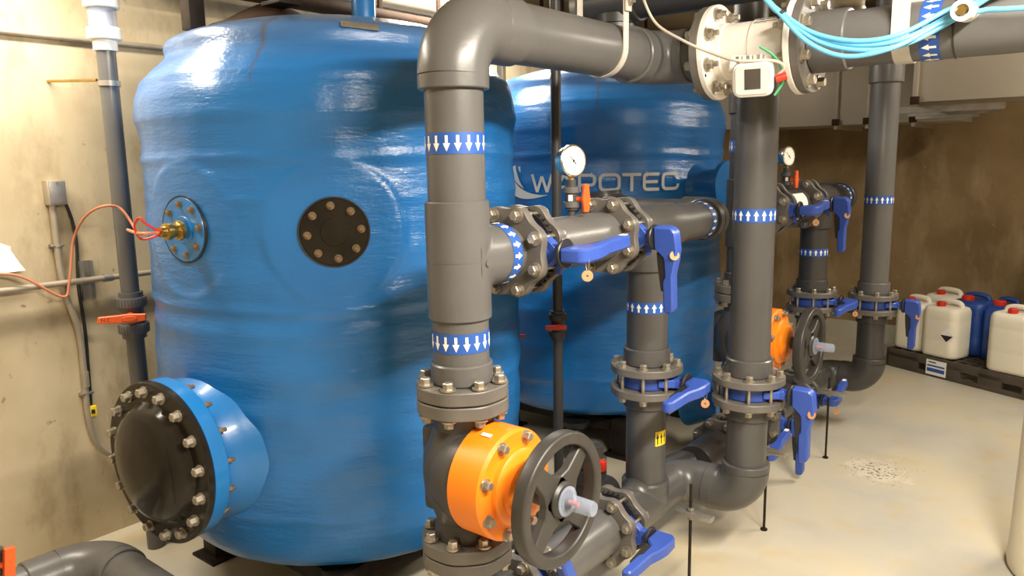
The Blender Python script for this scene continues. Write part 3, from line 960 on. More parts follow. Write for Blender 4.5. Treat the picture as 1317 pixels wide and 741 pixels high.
def diaphragm(label, x, y, za, group):
    v = thing('diaphragm_valve', label, 'valve', (x, y, za), group)
    zt_, zl = 1.001, 0.622
    m = MB()
    m.lathe([(0, zl), (0.094, zl), (0.092, zl + 0.03), (0.086, zl + 0.05), (0.100, za - 0.10), (0.118, za - 0.06), (0.122, za), (0.118, za + 0.06), (0.100, za + 0.10),
             (0.086, zt_ - 0.05), (0.094, zt_ - 0.02), (0.094, zt_), (0, zt_)], frame((x, y, 0), (0, 0, 1)), 48)
    m.lathe([(0, -0.02), (0.128, -0.02), (0.142, 0.02), (0.150, 0.05), (0.150, 0.072), (0, 0.072)], frame((x, y, za), (1, 0, 0)), 56)
    m.box(T(x - 0.105, y, za - 0.01), 0.05, 0.09, 0.26, 0.015)
    build(m, 'body', M['pvc_dark'], v)
    m = MB()
    m.lathe([(0, 0.073), (0.153, 0.073), (0.157, 0.077), (0.157, 0.180), (0.150, 0.190), (0.122, 0.190), (0.110, 0.192), (0.108, 0.206), (0.100, 0.213), (0.085, 0.216),
             (0.083, 0.232), (0.06, 0.238), (0, 0.238)], frame((x, y, za), (1, 0, 0)), 72)
    bn = build(m, 'bonnet', M['orange'], v); bn['label'] = 'orange bonnet'
    m = MB(); m.box(frame((x + 0.135, y - 0.055, za + 0.1495), (0, -0.37, 0.93), (1, 0, 0)), 0.032, 0.012, 0.002); m = build(m, 'bonnet_sticker', M['paper'], bn)
    Mf = frame((x + 0.190, y, za), (1, 0, 0))
    for k in range(8):
        a = PI / 8 + k * PI / 4 + 0.05
        o = inst(HEAD_M, 'bolt', bn, Matrix.Identity(4)); o.matrix_local = T(0.190, 0, 0) @ frame((0, 0, 0), (1, 0, 0)) @ T(0.137 * math.cos(a), 0.137 * math.sin(a), 0)
    # handwheel
    Mw = frame((x + 0.335, y, za), (1, 0, 0), (0, 0.72, 0.69))
    m = MB()
    pf = []
    for q_, w_ in (((0.166, 0.0), 0), ):
        for (cx_, cz_, a0_) in ((0.173, 0.013, 0), (0.156, 0.013, 90), (0.156, -0.013, 180), (0.173, -0.013, 270)):
            for i in range(5):
                a = math.radians(a0_ + 90 * i / 4); pf.append((cx_ + 0.009 * math.cos(a), cz_ + 0.009 * math.sin(a)))
    m.lathe(pf, Mw, 96, closed_prof=True)
    hw = build(m, 'handwheel', M['wheel'], v)
    m = MB(); m.lathe([(0, -0.085), (0.030, -0.085), (0.034, -0.03), (0.050, -0.012), (0.050, 0.014), (0.044, 0.022), (0.030, 0.026), (0, 0.026)], Mw, 40)
    build(m, 'hub', M['wheel'], hw)
    for k in range(4):
        a = k * PI / 2 + 0.02
        m = MB(); m.prism([(0.0, -0.050), (0.040, -0.050), (0.075, -0.030), (0.150, -0.022), (0.150, 0.022), (0.075, 0.030), (0.040, 0.050), (0.0, 0.050)], -0.016, 0.010, Mw @ Rot(a, 'Z'), 0.003)
        build(m, 'spoke', M['wheel'], hw)
    m = MB(); m.lathe([(0, 0.026), (0.040, 0.026), (0.040, 0.030), (0.022, 0.033), (0.0205, 0.105), (0.018, 0.110), (0, 0.110)], Mw, 32)
    c = build(m, 'stem_cap', M['clear'], v); c['label'] = 'clear plastic stem cap'
    m = MB(); m.cyl(Mw @ Vector((0, 0, 0.033)), Mw @ Vector((0, 0, 0.062)), 0.006, 12); build(m, 'stem', M['redorange'], c)
    # flange joints above and below
    for z0, up in ((1.002, 1), (0.540, 0)):
        for k in range(2):
            m_ = inst(FLD, 'flange', v, T(0, 0, z0 - za + 0.0425 * k))
        for k in range(8):
            a = PI / 8 + k * PI / 4
            inst(BOLT_F, 'bolt', v, T(0.112 * math.cos(a), 0.112 * math.sin(a), z0 - za + 0.0405))
    return v


FLD = flange_mesh(0.134, 0.074, 0.038, 0.003).mesh('flange', [M['flange']])


# ---- small union ball valve on a vertical pipe
def ball_valve(label, x, y, z, r, hdir, hlen, hm, group=None, ribs=True, body=None):
    v = thing('ball_valve', label, 'valve', (x, y, z), group); bm_ = body or M['pvc_dark']
    k = r / 0.0375
    m = MB(); m.cyl((x, y, z - 0.05 * k), (x, y, z + 0.05 * k), r * 1.28, 32, ch=0.002); build(m, 'body', bm_, v)
    for s in (-1, 1):
        m = MB(); a, b = sorted((z + s * 0.036 * k, z + s * 0.078 * k))
        n = 28
        pf = [(0, a), (r * 1.58, a), (r * 1.62, a + 0.004), (r * 1.62, b - 0.004), (r * 1.58, b), (0, b)]
        m.lathe(pf, frame((x, y, 0), (0, 0, 1)), 40)
        for i in range(n):
            t = 2 * PI * i / n; m.box(T(x, y, (a + b) / 2) @ Rot(t, 'Z') @ T(r * 1.62, 0, 0), 0.003, 0.004 * k, (b - a) * 0.8)
        m.cyl((x, y, z + s * 0.07 * k), (x, y, z + s * 0.10 * k), r * 1.30, 32)
        build(m, 'union_nut', bm_, v)
    hd = Vector(hdir).normalized(); out = Vector((hd.y, -hd.x, 0))
    if out.dot(Vector((-x, -y, 0))) < 0: out = -out
    o = Vector((x, y, z)) + out * (r * 1.28)
    m = MB()
    m.cyl(o, o + out * 0.028 * k, r * 0.5, 20)
    Mh = frame(o + out * 0.03 * k, out, hd)
    m.prism([(hlen * 0.64, 0.013 * k), (hlen * 0.62, -0.014 * k), (hlen * 0.2, -0.017 * k), (0, -0.020 * k), (-hlen * 0.2, -0.017 * k), (-hlen * 0.34, -0.016 * k), (-hlen * 0.34, 0.012 * k), (-hlen * 0.2, 0.016 * k), (0, 0.020 * k), (hlen * 0.2, 0.016 * k)], 0, 0.018 * k, Mh, 0.003 * k)
    m.prism([(0.030 * k * math.cos(i * PI / 10), 0.011 * k * math.sin(i * PI / 10)) for i in range(20)], 0.017 * k, 0.021 * k, Mh, 0.0008 * k)
    h_ = build(m, 'handle', hm, v); h_['label'] = 'bright lever handle'
    return v, h_, Mh


# ---- one filter set of pipes
def pipe_set(dy, near):
    XA, YF1, YC, XB, YB1 = -1.435, 1.55 + dy, 2.635 + dy, (-1.13 if near else -1.157), 2.93 + dy
    zb_ = 1.43; zm = 0.31
    wh = 'in front of the tank with the manhole' if near else 'in front of the lettered tank'
    pv = M['pvc'] if near else M['pvc_dark']; pm = M['pvc_shaded'] if near else M['pvc_dark']
    # riser F
    r = thing('riser_pipe', 'thick grey riser pipe with top elbow, nearest the camera' if near else 'dark riser pipe half hidden behind the tall grey riser below the flow meter', 'pipe', (XA, YF1, 1.002))
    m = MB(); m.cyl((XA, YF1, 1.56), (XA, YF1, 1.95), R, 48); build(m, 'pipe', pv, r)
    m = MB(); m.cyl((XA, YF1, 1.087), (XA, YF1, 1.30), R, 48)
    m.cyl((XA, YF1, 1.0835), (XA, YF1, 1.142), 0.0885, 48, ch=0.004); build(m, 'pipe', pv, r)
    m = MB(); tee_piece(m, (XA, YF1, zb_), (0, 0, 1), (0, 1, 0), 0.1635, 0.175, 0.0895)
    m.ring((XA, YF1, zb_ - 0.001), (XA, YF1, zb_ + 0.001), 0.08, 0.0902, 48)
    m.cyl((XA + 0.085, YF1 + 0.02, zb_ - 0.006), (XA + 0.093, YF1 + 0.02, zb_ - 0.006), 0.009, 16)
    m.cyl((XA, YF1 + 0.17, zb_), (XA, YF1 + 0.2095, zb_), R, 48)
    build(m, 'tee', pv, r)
    band(r, (XA, YF1, 1.720), (0, 0, 1), R, 0.056, reverse=True)
    if near: band(r, (XA, YF1, 1.178), (0, 0, 1), R, 0.056, reverse=True, phase=0.3)
    band(r, (XA, YF1 + 0.135, zb_), (0, 1, 0), 0.0895, 0.042)
    if near:
        m = MB(); re = 0.0965
        m.cyl((XA, YF1, 1.890), (XA, YF1, 1.93), re, 48, ch=0.003)
        m.arc((XA, YF1, 2.067), (0, 0, 1), (0, 1, 0), 0.14, re, 48, 20)
        m.cyl((XA, YF1 + 0.14, 2.067), (XA, YF1 + 0.245, 2.067), re, 48, ch=0.003)
        build(m, 'elbow', pv, r)
    else:
        m = MB(); m.cyl((XA, YF1, 1.90), (XA, YF1, 2.02), RS, 48, ch=0.003); m.cyl((XA, YF1, 2.0), (XA, YF1, ZC), R, 40)
        build(m, 'coupling', pv, r)
    diaphragm('diaphragm valve with orange bonnet and black handwheel, nearest the camera' if near else 'distant orange bonnet valve with black handwheel, half hidden behind the tall riser',
              XA, YF1, 0.815, 'orange handwheel valves')
    # lower elbow of F
    m = MB(); lo = thing('elbow_pipe', 'grey floor elbow below the nearest orange valve' if near else 'dark floor elbow below the distant orange valve', 'pipe', (XA, YF1, zm - RS))
    m.cyl((XA, YF1, zm + 0.11), (XA, YF1, 0.5395), R, 40); m.arc((XA, YF1, zm), (0, 0, -1), (0, 1, 0), 0.115, RS, 40, 12)
    m.cyl((XA, YF1 + 0.115, zm), (XA, YF1 + 0.2095, zm), RS, 40, ch=0.003)
    m.cyl((XA, YF1, zm + 0.112), (XA, YF1, 0.47), RS, 40, ch=0.003)
    build(m, 'elbow', pv, lo)
    m = MB(); m.cyl((XA, YF1, 0.0), (XA, YF1, 0.22), 0.03, 20); m.box(T(XA, YF1, 0.008), 0.14, 0.14, 0.016, 0.002); build(m, 'foot', M['blacksteel'], lo)
    # branch valves and spool
    S1 = 'on the upper branch beside the nearest riser tee' if near else 'on the far upper branch'
    butterfly('v1', ('blue lever valve with level lever, beside the tee of the nearest riser' if near else 'distant blue lever valve with level lever, left one on the far branch'),
              (XA, YF1 + 0.27, zb_), (0, 1, 0), (0, 1, 0.06), keytag='copper tag hanging from the level blue lever of the %s branch' % ('near' if near else 'far'))
    butterfly('v2', ('blue lever valve with lever hanging down, on the branch right of the gauge' if near else 'distant blue lever valve with hanging lever, right one on the far branch'),
              (XA, YF1 + 0.81, zb_), (0, 1, 0), (0, 0.12, -1), keytag='copper tag hanging from the lowered blue lever of the %s branch' % ('near' if near else 'far'))
    sp = thing('spool_pipe', 'short grey pipe carrying the gauge between two blue valves' if near else 'short distant pipe with white label between two blue valves', 'pipe', (XA, YF1 + 0.57, zb_))
    m = MB(); m.cyl((XA, YF1 + 0.3305, zb_), (XA, YF1 + 0.7495, zb_), 0.086, 48, ch=0.003); build(m, 'pipe', pv, sp)
    if not near:
        m = MB(); m.lathe([(0.0868, -0.07), (0.0868, 0.10)], frame((XA, YF1 + 0.57, zb_), (0, 1, 0), (1, 0, 0)), 20, a0=-0.9, a1=1.2); build(m, 'white_label', M['paper'], sp, recalc=False)
    # C riser: branch tee, tail elbow, drop
    c = thing('drop_pipe', 'grey drop pipe from the near branch with an up arrow band, right of the gauge' if near else 'distant drop pipe from the far branch with an up arrow band', 'pipe', (XA, YC, 0.895))
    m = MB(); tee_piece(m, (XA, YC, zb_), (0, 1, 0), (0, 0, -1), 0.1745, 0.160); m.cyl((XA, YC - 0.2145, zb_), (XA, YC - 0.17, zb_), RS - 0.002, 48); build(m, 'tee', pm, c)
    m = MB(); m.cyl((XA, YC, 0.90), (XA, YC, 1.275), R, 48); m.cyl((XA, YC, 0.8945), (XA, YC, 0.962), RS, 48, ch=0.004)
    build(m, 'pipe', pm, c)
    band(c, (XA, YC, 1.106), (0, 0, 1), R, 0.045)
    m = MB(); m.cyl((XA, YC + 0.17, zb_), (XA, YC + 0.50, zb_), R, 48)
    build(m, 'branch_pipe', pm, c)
    band(c, (XA, YC + 0.415, zb_), (0, 1, 0), R, 0.045)
    m = MB(); ye = YC + 0.635
    m.cyl((XA, ye - 0.155, zb_), (XA, ye - 0.11, zb_), RS, 48, ch=0.003); m.arc((XA, ye, zb_), (0, 1, 0), (-1, 0, 0), 0.112, RS, 48, 14)
    m.cyl((XA - 0.11, ye, zb_), (XA - 0.16, ye, zb_), RS, 48, ch=0.003); m.cyl((XA - 0.15, ye, zb_), (XA - 0.50, ye, zb_), R, 40)
    m.arc((XA - 0.60, ye, zb_), (-1, 0, 0), (0, 0, 1), 0.112, RS, 40, 10); m.cyl((XA - 0.60, ye, zb_ + 0.10), (XA - 0.60, ye, zb_ + 0.16), RS, 40) if False else None
    build(m, 'elbow', pm, c)
    butterfly('vC', ('blue lever valve with lever pointing at camera, below the near drop pipe' if near else 'distant blue lever valve with lever pointing at camera, below the far drop pipe'),
              (XA, YC, 0.8335), (0, 0, 1), (0.05, -1, -0.05), lobe=False, keytag='copper tag under the lever of the %s drop pipe valve' % ('near' if near else 'far'))
    # C foot, manifold tee, S bend, foot of B
    f = thing('manifold_pipe', 'grey floor pipe with tee and double elbow joining two near risers' if near else 'distant grey floor pipe with double elbow feeding the far right riser', 'pipe', (XA, YC, 0.2))
    m = MB(); tee_piece(m, (XA, YC, zm), (0, 1, 0), (0, 0, 1), 0.1745, 0.10, 0.0925); m.cyl((XA, YC, zm + 0.05), (XA, YC, zm + 0.096), 0.0955, 48, ch=0.003); m.cyl((XA, YC - 0.2145, zm), (XA, YC - 0.17, zm), RS - 0.002, 48); build(m, 'tee', pm, f)
    m = MB(); m.cyl((XA, YC, zm + 0.09), (XA, YC, 0.772), R, 48); m.cyl((XA, YC, 0.718), (XA, YC, 0.7725), RS, 48, ch=0.004); build(m, 'pipe', pm, f)
    if near:
        m = MB(); Ms = frame((XA, YC, 0.60), (0, 0, 1), (0.90, -0.43, 0))
        m.lathe([(R + 0.0012, -0.03), (R + 0.0012, 0.03)], Ms, 10, a0=-0.15, a1=0.62)
        for a in (-0.02, 0.22, 0.46):
            q = lambda u, v: Ms @ Vector(((R + 0.002) * math.cos(a + u), (R + 0.002) * math.sin(a + u), v))
            m.add([q(-0.03, -0.022), q(0.03, -0.022), q(0.03, 0.002), q(0.09, 0.002), q(0, 0.022), q(-0.09, 0.002), q(-0.03, 0.002), q(0, 0.002)],
                  [(0, 1, 2, 7, 6), (7, 2, 3, 4), (7, 4, 5, 6)], 1)
        st = build(m, 'warning_sticker', [M['yellow'], M['ink']], f, recalc=False); st['label'] = 'yellow sticker with black arrows'
    m = MB(); yb = YB1
    m.arc((XA, yb, zm), (0, 1, 0), (1, 0, 0), 0.115, RS, 44, 14)
    m.cyl((XA, yb - 0.13, zm), (XA, yb - 0.10, zm), RS, 44)
    m.cyl((XA + 0.115, yb, zm), (XB - 0.12, yb, zm), RS, 44)
    build(m, 's_bend', pm, f)
    m = MB(); m.arc((XB, yb, zm), (1, 0, 0), (0, 0, 1), 0.115, 0.0945, 48, 16)
    m.cyl((XB, yb, zm + 0.113), (XB, yb, zm + 0.145), 0.0955, 48, ch=0.003); m.cyl((XB - 0.16, yb, zm), (XB - 0.113, yb, zm), 0.0955, 48, ch=0.003)
    build(m, 'elbow', pm, f)
    zv = 0.767 + (0.03 if not near else 0)
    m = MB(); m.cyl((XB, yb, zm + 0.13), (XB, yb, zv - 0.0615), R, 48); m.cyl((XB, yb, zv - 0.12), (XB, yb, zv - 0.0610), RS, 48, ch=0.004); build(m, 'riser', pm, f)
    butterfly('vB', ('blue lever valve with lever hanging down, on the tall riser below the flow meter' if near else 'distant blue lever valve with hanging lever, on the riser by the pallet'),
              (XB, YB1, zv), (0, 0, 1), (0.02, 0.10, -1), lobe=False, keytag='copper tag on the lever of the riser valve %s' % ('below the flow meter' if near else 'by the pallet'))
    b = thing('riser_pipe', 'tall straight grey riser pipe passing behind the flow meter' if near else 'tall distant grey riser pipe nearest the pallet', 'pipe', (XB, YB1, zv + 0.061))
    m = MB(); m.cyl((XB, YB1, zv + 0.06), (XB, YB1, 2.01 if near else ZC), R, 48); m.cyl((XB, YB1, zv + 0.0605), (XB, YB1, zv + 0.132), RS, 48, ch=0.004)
    build(m, 'pipe', M['pvc_shaded'] if near else M['pvc'], b)
    if near:
        band(b, (XB, YB1, 1.448), (0, 0, 1), R, 0.052)
        m = MB(); m.arc((XB, YB1, 2.115), (0, 0, 1), (-1, 0, 0), 0.115, 0.085, 44, 12); m.cyl((XB - 0.115, YB1, 2.115), (-1.66, YB1, 2.115), R, 40)
        m.arc((-1.76, YB1, 2.115), (-1, 0, 0), (0, 0, 1), 0.10, RS, 44, 12); m.cyl((-1.76, YB1, 2.21), (-1.76, YB1, 2.262), R, 40)
        build(m, 'elbow', pm, b)
    else:
        band(b, (XB, YB1, 1.402), (0, 0, 1), R, 0.052)
        m = MB(); m.cyl((XB, YB1, 2.11), (XB, YB1, 2.28), 0.096, 48, ch=0.003); build(m, 'coupling', M['pvc'], b)
    # manifold valves
    butterfly('m1', ('blue lever valve low on the floor pipe, behind the near handwheel' if near else 'far blue lever valve low on the floor pipe beneath the distant handwheel'),
              (XA, YF1 + 0.27, zm), (0, 1, 0), (0, -0.38, 0.80) if near else (0, 0.1, -1))
    butterfly('m2', ('blue lever valve on the floor pipe beside the near tee, lever towards camera' if near else 'far blue lever valve on the floor pipe, lever towards the right'),
              (XA, YF1 + 0.81, zm), (0, 1, 0), (0, -1, -0.05) if near else (0, 1.0, 0.18),
              keytag=None if near else 'copper tag on the low blue lever beside the far support rod')
    s2 = thing('spool_pipe', 'short grey floor pipe between two low blue valves, near handwheel' if near else 'short far floor pipe between two low blue valves', 'pipe', (XA, YF1 + 0.57, zm))
    m = MB(); m.cyl((XA, YF1 + 0.3305, zm), (XA, YF1 + 0.7495, zm), 0.0885, 48, ch=0.003); build(m, 'pipe', pv, s2)
    # support rod with a channel bracket
    return


pipe_set(0.0, True)
pipe_set(2.05, False)

# far manifold continues towards the camera from the far elbow
m0 = butterfly('m0', 'blue lever valve low behind the foot of the tall riser', (-1.435, 3.418, 0.31), (0, 1, 0), (0, 1, 0.1))
mp_ = thing('floor_pipe', 'large dark floor pipe running behind the near floor elbows', 'pipe', (-1.435, 3.2, 0.22))
m = MB(); m.ring((-1.435, 3.4785, 0.31), (-1.435, 3.5085, 0.31), 0.06, R, 40); build(m, 'stub', M['pvc_dark'], mp_)
m = MB(); m.cyl((-1.435, 3.10, 0.31), (-1.435, 3.3575, 0.31), 0.0885, 40, ch=0.003); m.arc((-1.435, 3.10, 0.31), (0, 1, 0), (-1, 0, 0), 0.001, 0.0885, 8, 2) if False else None
m.cyl((-1.62, 2.95, 0.22), (-1.46, 3.14, 0.30), 0.075, 40); build(m, 'pipe', M['pvc_dark'], mp_)


def support_rod(x, y, xin, label, z=0.385):
    s = thing('support_rod', label, 'support rod', (x, y, 0), 'threaded rods with bracket')
    m = MB(); m.cyl((x, y, 0), (x, y, 0.47), 0.006, 12); m.cyl((x, y, 0), (x, y, 0.006), 0.016, 16); build(m, 'rod', M['blacksteel'], s)
    m = MB(); c = (xin + x + 0.09) / 2; L = x + 0.09 - xin
    m.box(T(c, y, z), L, 0.042, 0.020, 0.006); m.box(T(c + 0.02, y, z + 0.0095), L * 0.55, 0.012, 0.004, 0.001)
    build(m, 'channel_bracket', M['steel'], s)
    for dz in (-0.017, 0.019):
        m = MB(); m.lathe([(0, -0.006), (0.012, -0.006), (0.012, 0.006), (0, 0.006)], T(x, y, z + dz), 6); build(m, 'nut', M['bolt'], s)


support_rod(-1.195, 2.555, -1.25, 'threaded rod with bracket in front of the near floor elbows', 0.352)
support_rod(-1.165, 3.27, -1.215, 'threaded rod with bracket just right of the tall riser foot')
support_rod(-1.20, 4.31, -1.26, 'threaded rod with bracket standing on the floor by the far valves')

# ------------------------------------------------------------------ header, flow meter
ZH = 2.067; YH = 2.68; XA = -1.435
hp = thing('header_pipe', 'thick overhead grey pipe from the near riser to the flow meter', 'pipe', (XA, 1.8, ZH))
m = MB(); m.cyl((XA, 1.7955, ZH), (XA, 2.55, ZH), 0.088, 56); build(m, 'pipe', M['pvc'], hp)
m = MB(); rs = 0.099
m.cyl((XA, 2.475, ZH), (XA, 2.54, ZH), rs, 56, ch=0.004); m.arc((XA, YH, ZH), (0, 1, 0), (1, 0, 0), 0.115, 0.0965, 56, 18)
m.cyl((XA + 0.11, YH, ZH), (XA + 0.145, YH, ZH), rs, 56, ch=0.004)
build(m, 'elbow', M['pvc'], hp)
m = MB(); m.cyl((XA + 0.14, YH, ZH), (-1.2265, YH, ZH), 0.088, 48); m.cyl((-1.252, YH, ZH), (-1.2262, YH, ZH), 0.098, 48); build(m, 'stub', M['pvc'], hp)

fm = thing('flow_meter', 'white flow meter with display box in the overhead pipe', 'flow meter', (-1.03, YH, ZH))
MX = lambda x: frame((x, YH, ZH), (1, 0, 0))
FRM = 0.162
for x, mm, nm in ((-1.226, 'flange', 'pipe_flange'), (-0.880, 'flange', 'pipe_flange')):
    m = MB(); m.ring((x, YH, ZH), (x + 0.030, YH, ZH), 0.08, FRM, 64, ch=0.003); build(m, nm, M[mm], fm)
for x in (-1.1955, -0.9005):
    m = MB(); m.ring((x, YH, ZH), (x + 0.020, YH, ZH), 0.07, FRM + 0.002, 64, ch=0.002)
    m.cyl((x + (0.0205 if x < -1 else -0.0005), YH - 0.125, ZH - 0.088), (x + (0.0212 if x < -1 else -0.0012), YH - 0.125, ZH - 0.088), 0.006, 12, m=1)
    build(m, 'meter_flange', [M['meterwhite'], M['ink']], fm)
m = MB(); m.lathe([(0, 0.0), (0.098, 0.0), (0.098, 0.03), (0.094, 0.035), (0.094, 0.130), (0.0985, 0.134), (0.0985, 0.245), (0.094, 0.25), (0.098, 0.27), (0.098, 0.275), (0, 0.275)], MX(-1.1755), 64)
bd = build(m, 'body', M['meterwhite'], fm)
# small black print on the meter body
m = MB(); rb = 0.0992
for (x0, x1, a0, a1) in [(-1.00, -0.94, 1.10, 1.16), (-1.035, -1.02, 1.10, 1.15), (-1.02, -1.003, 1.07, 1.17), (-1.035, -0.955, 0.92, 0.96), (-1.035, -0.99, 0.85, 0.87)]:
    Mq = frame((0, YH, ZH), (1, 0, 0), (0, -1, 0)); vs = []
    for k in range(5):
        a = -(a0 + (a1 - a0) * k / 4)
        for xx in (x0, x1): vs.append(Mq @ Vector((rb * math.cos(a), rb * math.sin(a), xx)))
    vs = [Vector((v.x, v.y, v.z)) for v in vs]
    m.add(vs, [(2 * k, 2 * k + 1, 2 * k + 3, 2 * k + 2) for k in range(4)])
build(m, 'print_mark', M['ink'], bd, recalc=False)
BOLT_FM = MB(); BOLT_FM.cyl((0, 0, -0.010), (0, 0, 0.094), 0.0095, 14)
_h = hexbolt(0.017, 0.024, True, 0.024)
BOLT_FM.add([(v[0], v[1], 0.052 + v[2]) for v in _h.v], _h.f); BOLT_FM.add([(v[0], -v[1], -v[2]) for v in _h.v], _h.f)
BOLT_FM = BOLT_FM.mesh('bolt', [M['bolt']])
for k in range(8):
    a = PI / 8 + k * PI / 4
    for x, s in ((-1.2265, 1), (-0.8495, -1)):
        o = bpy.data.objects.new('bolt', BOLT_FM); COL.objects.link(o); o.parent = fm
        o.matrix_local = T(x + 1.03, 0.134 * math.cos(a), 0.134 * math.sin(a)) @ frame((0, 0, 0), (s, 0, 0))
def rrect(w_, h_, r_, n=6):
    return rr_corner(w_ / 2 - r_, h_ / 2 - r_, r_, 0, 90, n) + rr_corner(-w_ / 2 + r_, h_ / 2 - r_, r_, 90, 180, n) + rr_corner(-w_ / 2 + r_, -h_ / 2 + r_, r_, 180, 270, n) + rr_corner(w_ / 2 - r_, -h_ / 2 + r_, r_, 270, 360, n)


# display box hanging on the camera side
Md = frame((-0.985, 2.505, 1.950), (0.30, -0.93, -0.22), (0.95, 0.30, 0.02))
m = MB(); m.prism(rrect(0.128, 0.110, 0.024), -0.03, 0.029, Md, 0.005); bx = build(m, 'display_box', M['meterwhite'], fm)
m = MB(); m.prism(rrect(0.112, 0.094, 0.016), 0.026, 0.0335, Md, 0.002); build(m, 'front_cover', M['casegrey'], bx)
m = MB(); m.box(Md @ T(0, 0.003, 0.034), 0.050, 0.064, 0.003, 0.001); build(m, 'screen', M['screen'], bx)
m = MB(); m.cyl((-1.0, 2.60, 2.0), Md @ Vector((0, 0, -0.02)), 0.030, 24); m.box(frame((-1.03, 2.57, 2.005), (0.2, -0.9, 0.3), (1, 0, 0)), 0.12, 0.06, 0.012, 0.002); build(m, 'bracket', M['meterwhite'], fm)
for k in range(3):
    m = MB(); o = Md @ Vector((-0.045 + 0.033 * k, 0.055, -0.005)); m.cyl(o, o + Vector((0, 0, 0.018)), 0.011, 16); build(m, 'blind_plug', M['steel'], bx)
m = MB(); o = Md @ Vector((0.07, -0.005, 0.012)); m.cyl(o, o + Vector((0.03, 0.012, 0.010)), 0.013, 16); build(m, 'red_plug', M['red'], bx)
m = MB(); m.tube(smooth_path([Md @ Vector((0.02, 0.10, 0)), Md @ Vector((0.06, 0.07, 0.0)), Md @ Vector((0.085, 0.03, -0.01)), Md @ Vector((0.09, -0.02, -0.02)), Md @ Vector((0.065, -0.06, -0.01))]), 0.0045, 8); build(m, 'earth_wire', M['green'], bx)
m = MB(); m.tube(smooth_path([(-1.31, 2.33, 2.275), (-1.335, 2.40, 2.232), (-1.30, 2.43, 2.15), (-1.20, 2.43, 2.085), (-1.12, 2.45, 2.043), (-1.02, 2.45, 2.006), Md @ Vector((0.06, 0.055, 0.02)), Md @ Vector((0.095, 0.03, 0.01)), Md @ Vector((0.07, 0.0, 0.005))]), 0.0048, 10)
solo(m, 'signal_cable', M['greycable'], 'thin grey cable drooping from the pipe hanger to the display box', 'cable', (-1.2, 2.43, 2.09))

h2 = thing('header_pipe', 'overhead grey pipe right of the flow meter with a left arrow band', 'pipe', (-0.3, YH, ZH))
m = MB(); m.cyl((-0.82, YH, ZH), (0.6, YH, ZH), 0.088, 56); build(m, 'pipe', M['pvc'], h2)
m = MB(); m.cyl((-0.8495, YH, ZH), (-0.735, YH, ZH), 0.0985, 56, ch=0.004); build(m, 'socket', M['pvc'], h2)
band(h2, (-0.523, YH, ZH), (1, 0, 0), 0.088, 0.055, 18, reverse=True)
m = MB(); m.ring((-0.435, YH, ZH), (-0.430, YH, ZH), 0.08, 0.0905, 48); m.box(T(-0.4325, YH - 0.09, ZH - 0.005), 0.008, 0.008, 0.012); build(m, 'cable_tie', M['black'], h2)
m = MB(); Mo = frame((-0.398, YH - 0.06, ZH + 0.030), (0.0, -0.99, -0.08)); m.lathe([(0, 0.10), (0.0175, 0.10), (0.0175, 0.12), (0.029, 0.12), (0.029, 0.0), (0, 0)], Mo, 28)
oc = build(m, 'outlet', M['white'], h2); oc['label'] = 'white threaded outlet'
m = MB(); m.lathe([(0, 0.1005), (0.012, 0.1005), (0.012, 0.128), (0, 0.128)], Mo, 6); build(m, 'plug', M['brass'], oc)
m = MB(); o = Mo @ Vector((0, 0, 0.09)); m.cyl(o + Vector((0, 0, 0.028)), o + Vector((0, 0, 0.060)), 0.013, 18, ch=0.003); build(m, 'orange_clip', M['redorange'], oc)


def pipe_strap(cx, cy, cz, r, axis, wdt, label, top):
    """flat metal U strap hung from the ceiling"""
    s = thing('pipe_hanger', label, 'pipe hanger', (cx, cy, cz), 'flat strap pipe hangers')
    ax = Vector(axis); side = Vector((ax.y, -ax.x, 0)); t = 0.004; m = MB()
    path = [Vector((cx, cy, top)) + side * r] + [Vector((cx, cy, cz)) + side * r * math.cos(a) + Vector((0, 0, r * math.sin(a))) for a in [-PI * i / 24 for i in range(25)]] + [Vector((cx, cy, top)) - side * r]
    vs, fs = [], []
    for i, q in enumerate(path):
        a = path[max(0, i - 1)]; b = path[min(len(path) - 1, i + 1)]; d = (b - a).normalized(); n = d.cross(ax)
        for sa, sn in ((-1, 0), (1, 0), (1, 1), (-1, 1)):
            vs.append(q + ax * sa * wdt / 2 + n * sn * -t)
    for i in range(len(path) - 1):
        for k in range(4):
            fs.append((4 * i + k, 4 * i + (k + 1) % 4, 4 * i + 4 + (k + 1) % 4, 4 * i + 4 + k))
    m.add(vs, fs); build(m, 'strap', M['strap'], s)
    m = MB(); o = Vector((cx, cy, cz + r + 0.05)) + side * (r + 0.001); m.cyl(o - side * 0.01, o + side * 0.03, 0.007, 12); m.lathe([(0, 0.006), (0.014, 0.006), (0.014, 0.018), (0, 0.018)], frame(o, side), 6)
    build(m, 'bolt', M['bolt'], s)
    m = MB(); o = Vector((cx, cy, cz + r + 0.2)) + side * (r + 0.007); m.box(frame(o, (0, 0, 1), ax), wdt * 1.15, 0.006, 0.36, 0.001); build(m, 'hanger_bar', M['strap'], s)


pipe_strap(XA, 2.30, ZH, 0.0930, (0, 1, 0), 0.030, 'flat grey strap hanger round the overhead pipe left of the flow meter', ZC)
pipe_strap(-0.572, YH, ZH, 0.0930, (1, 0, 0), 0.050, 'wide pale strap hanger round the overhead pipe right of the flow meter', ZC)

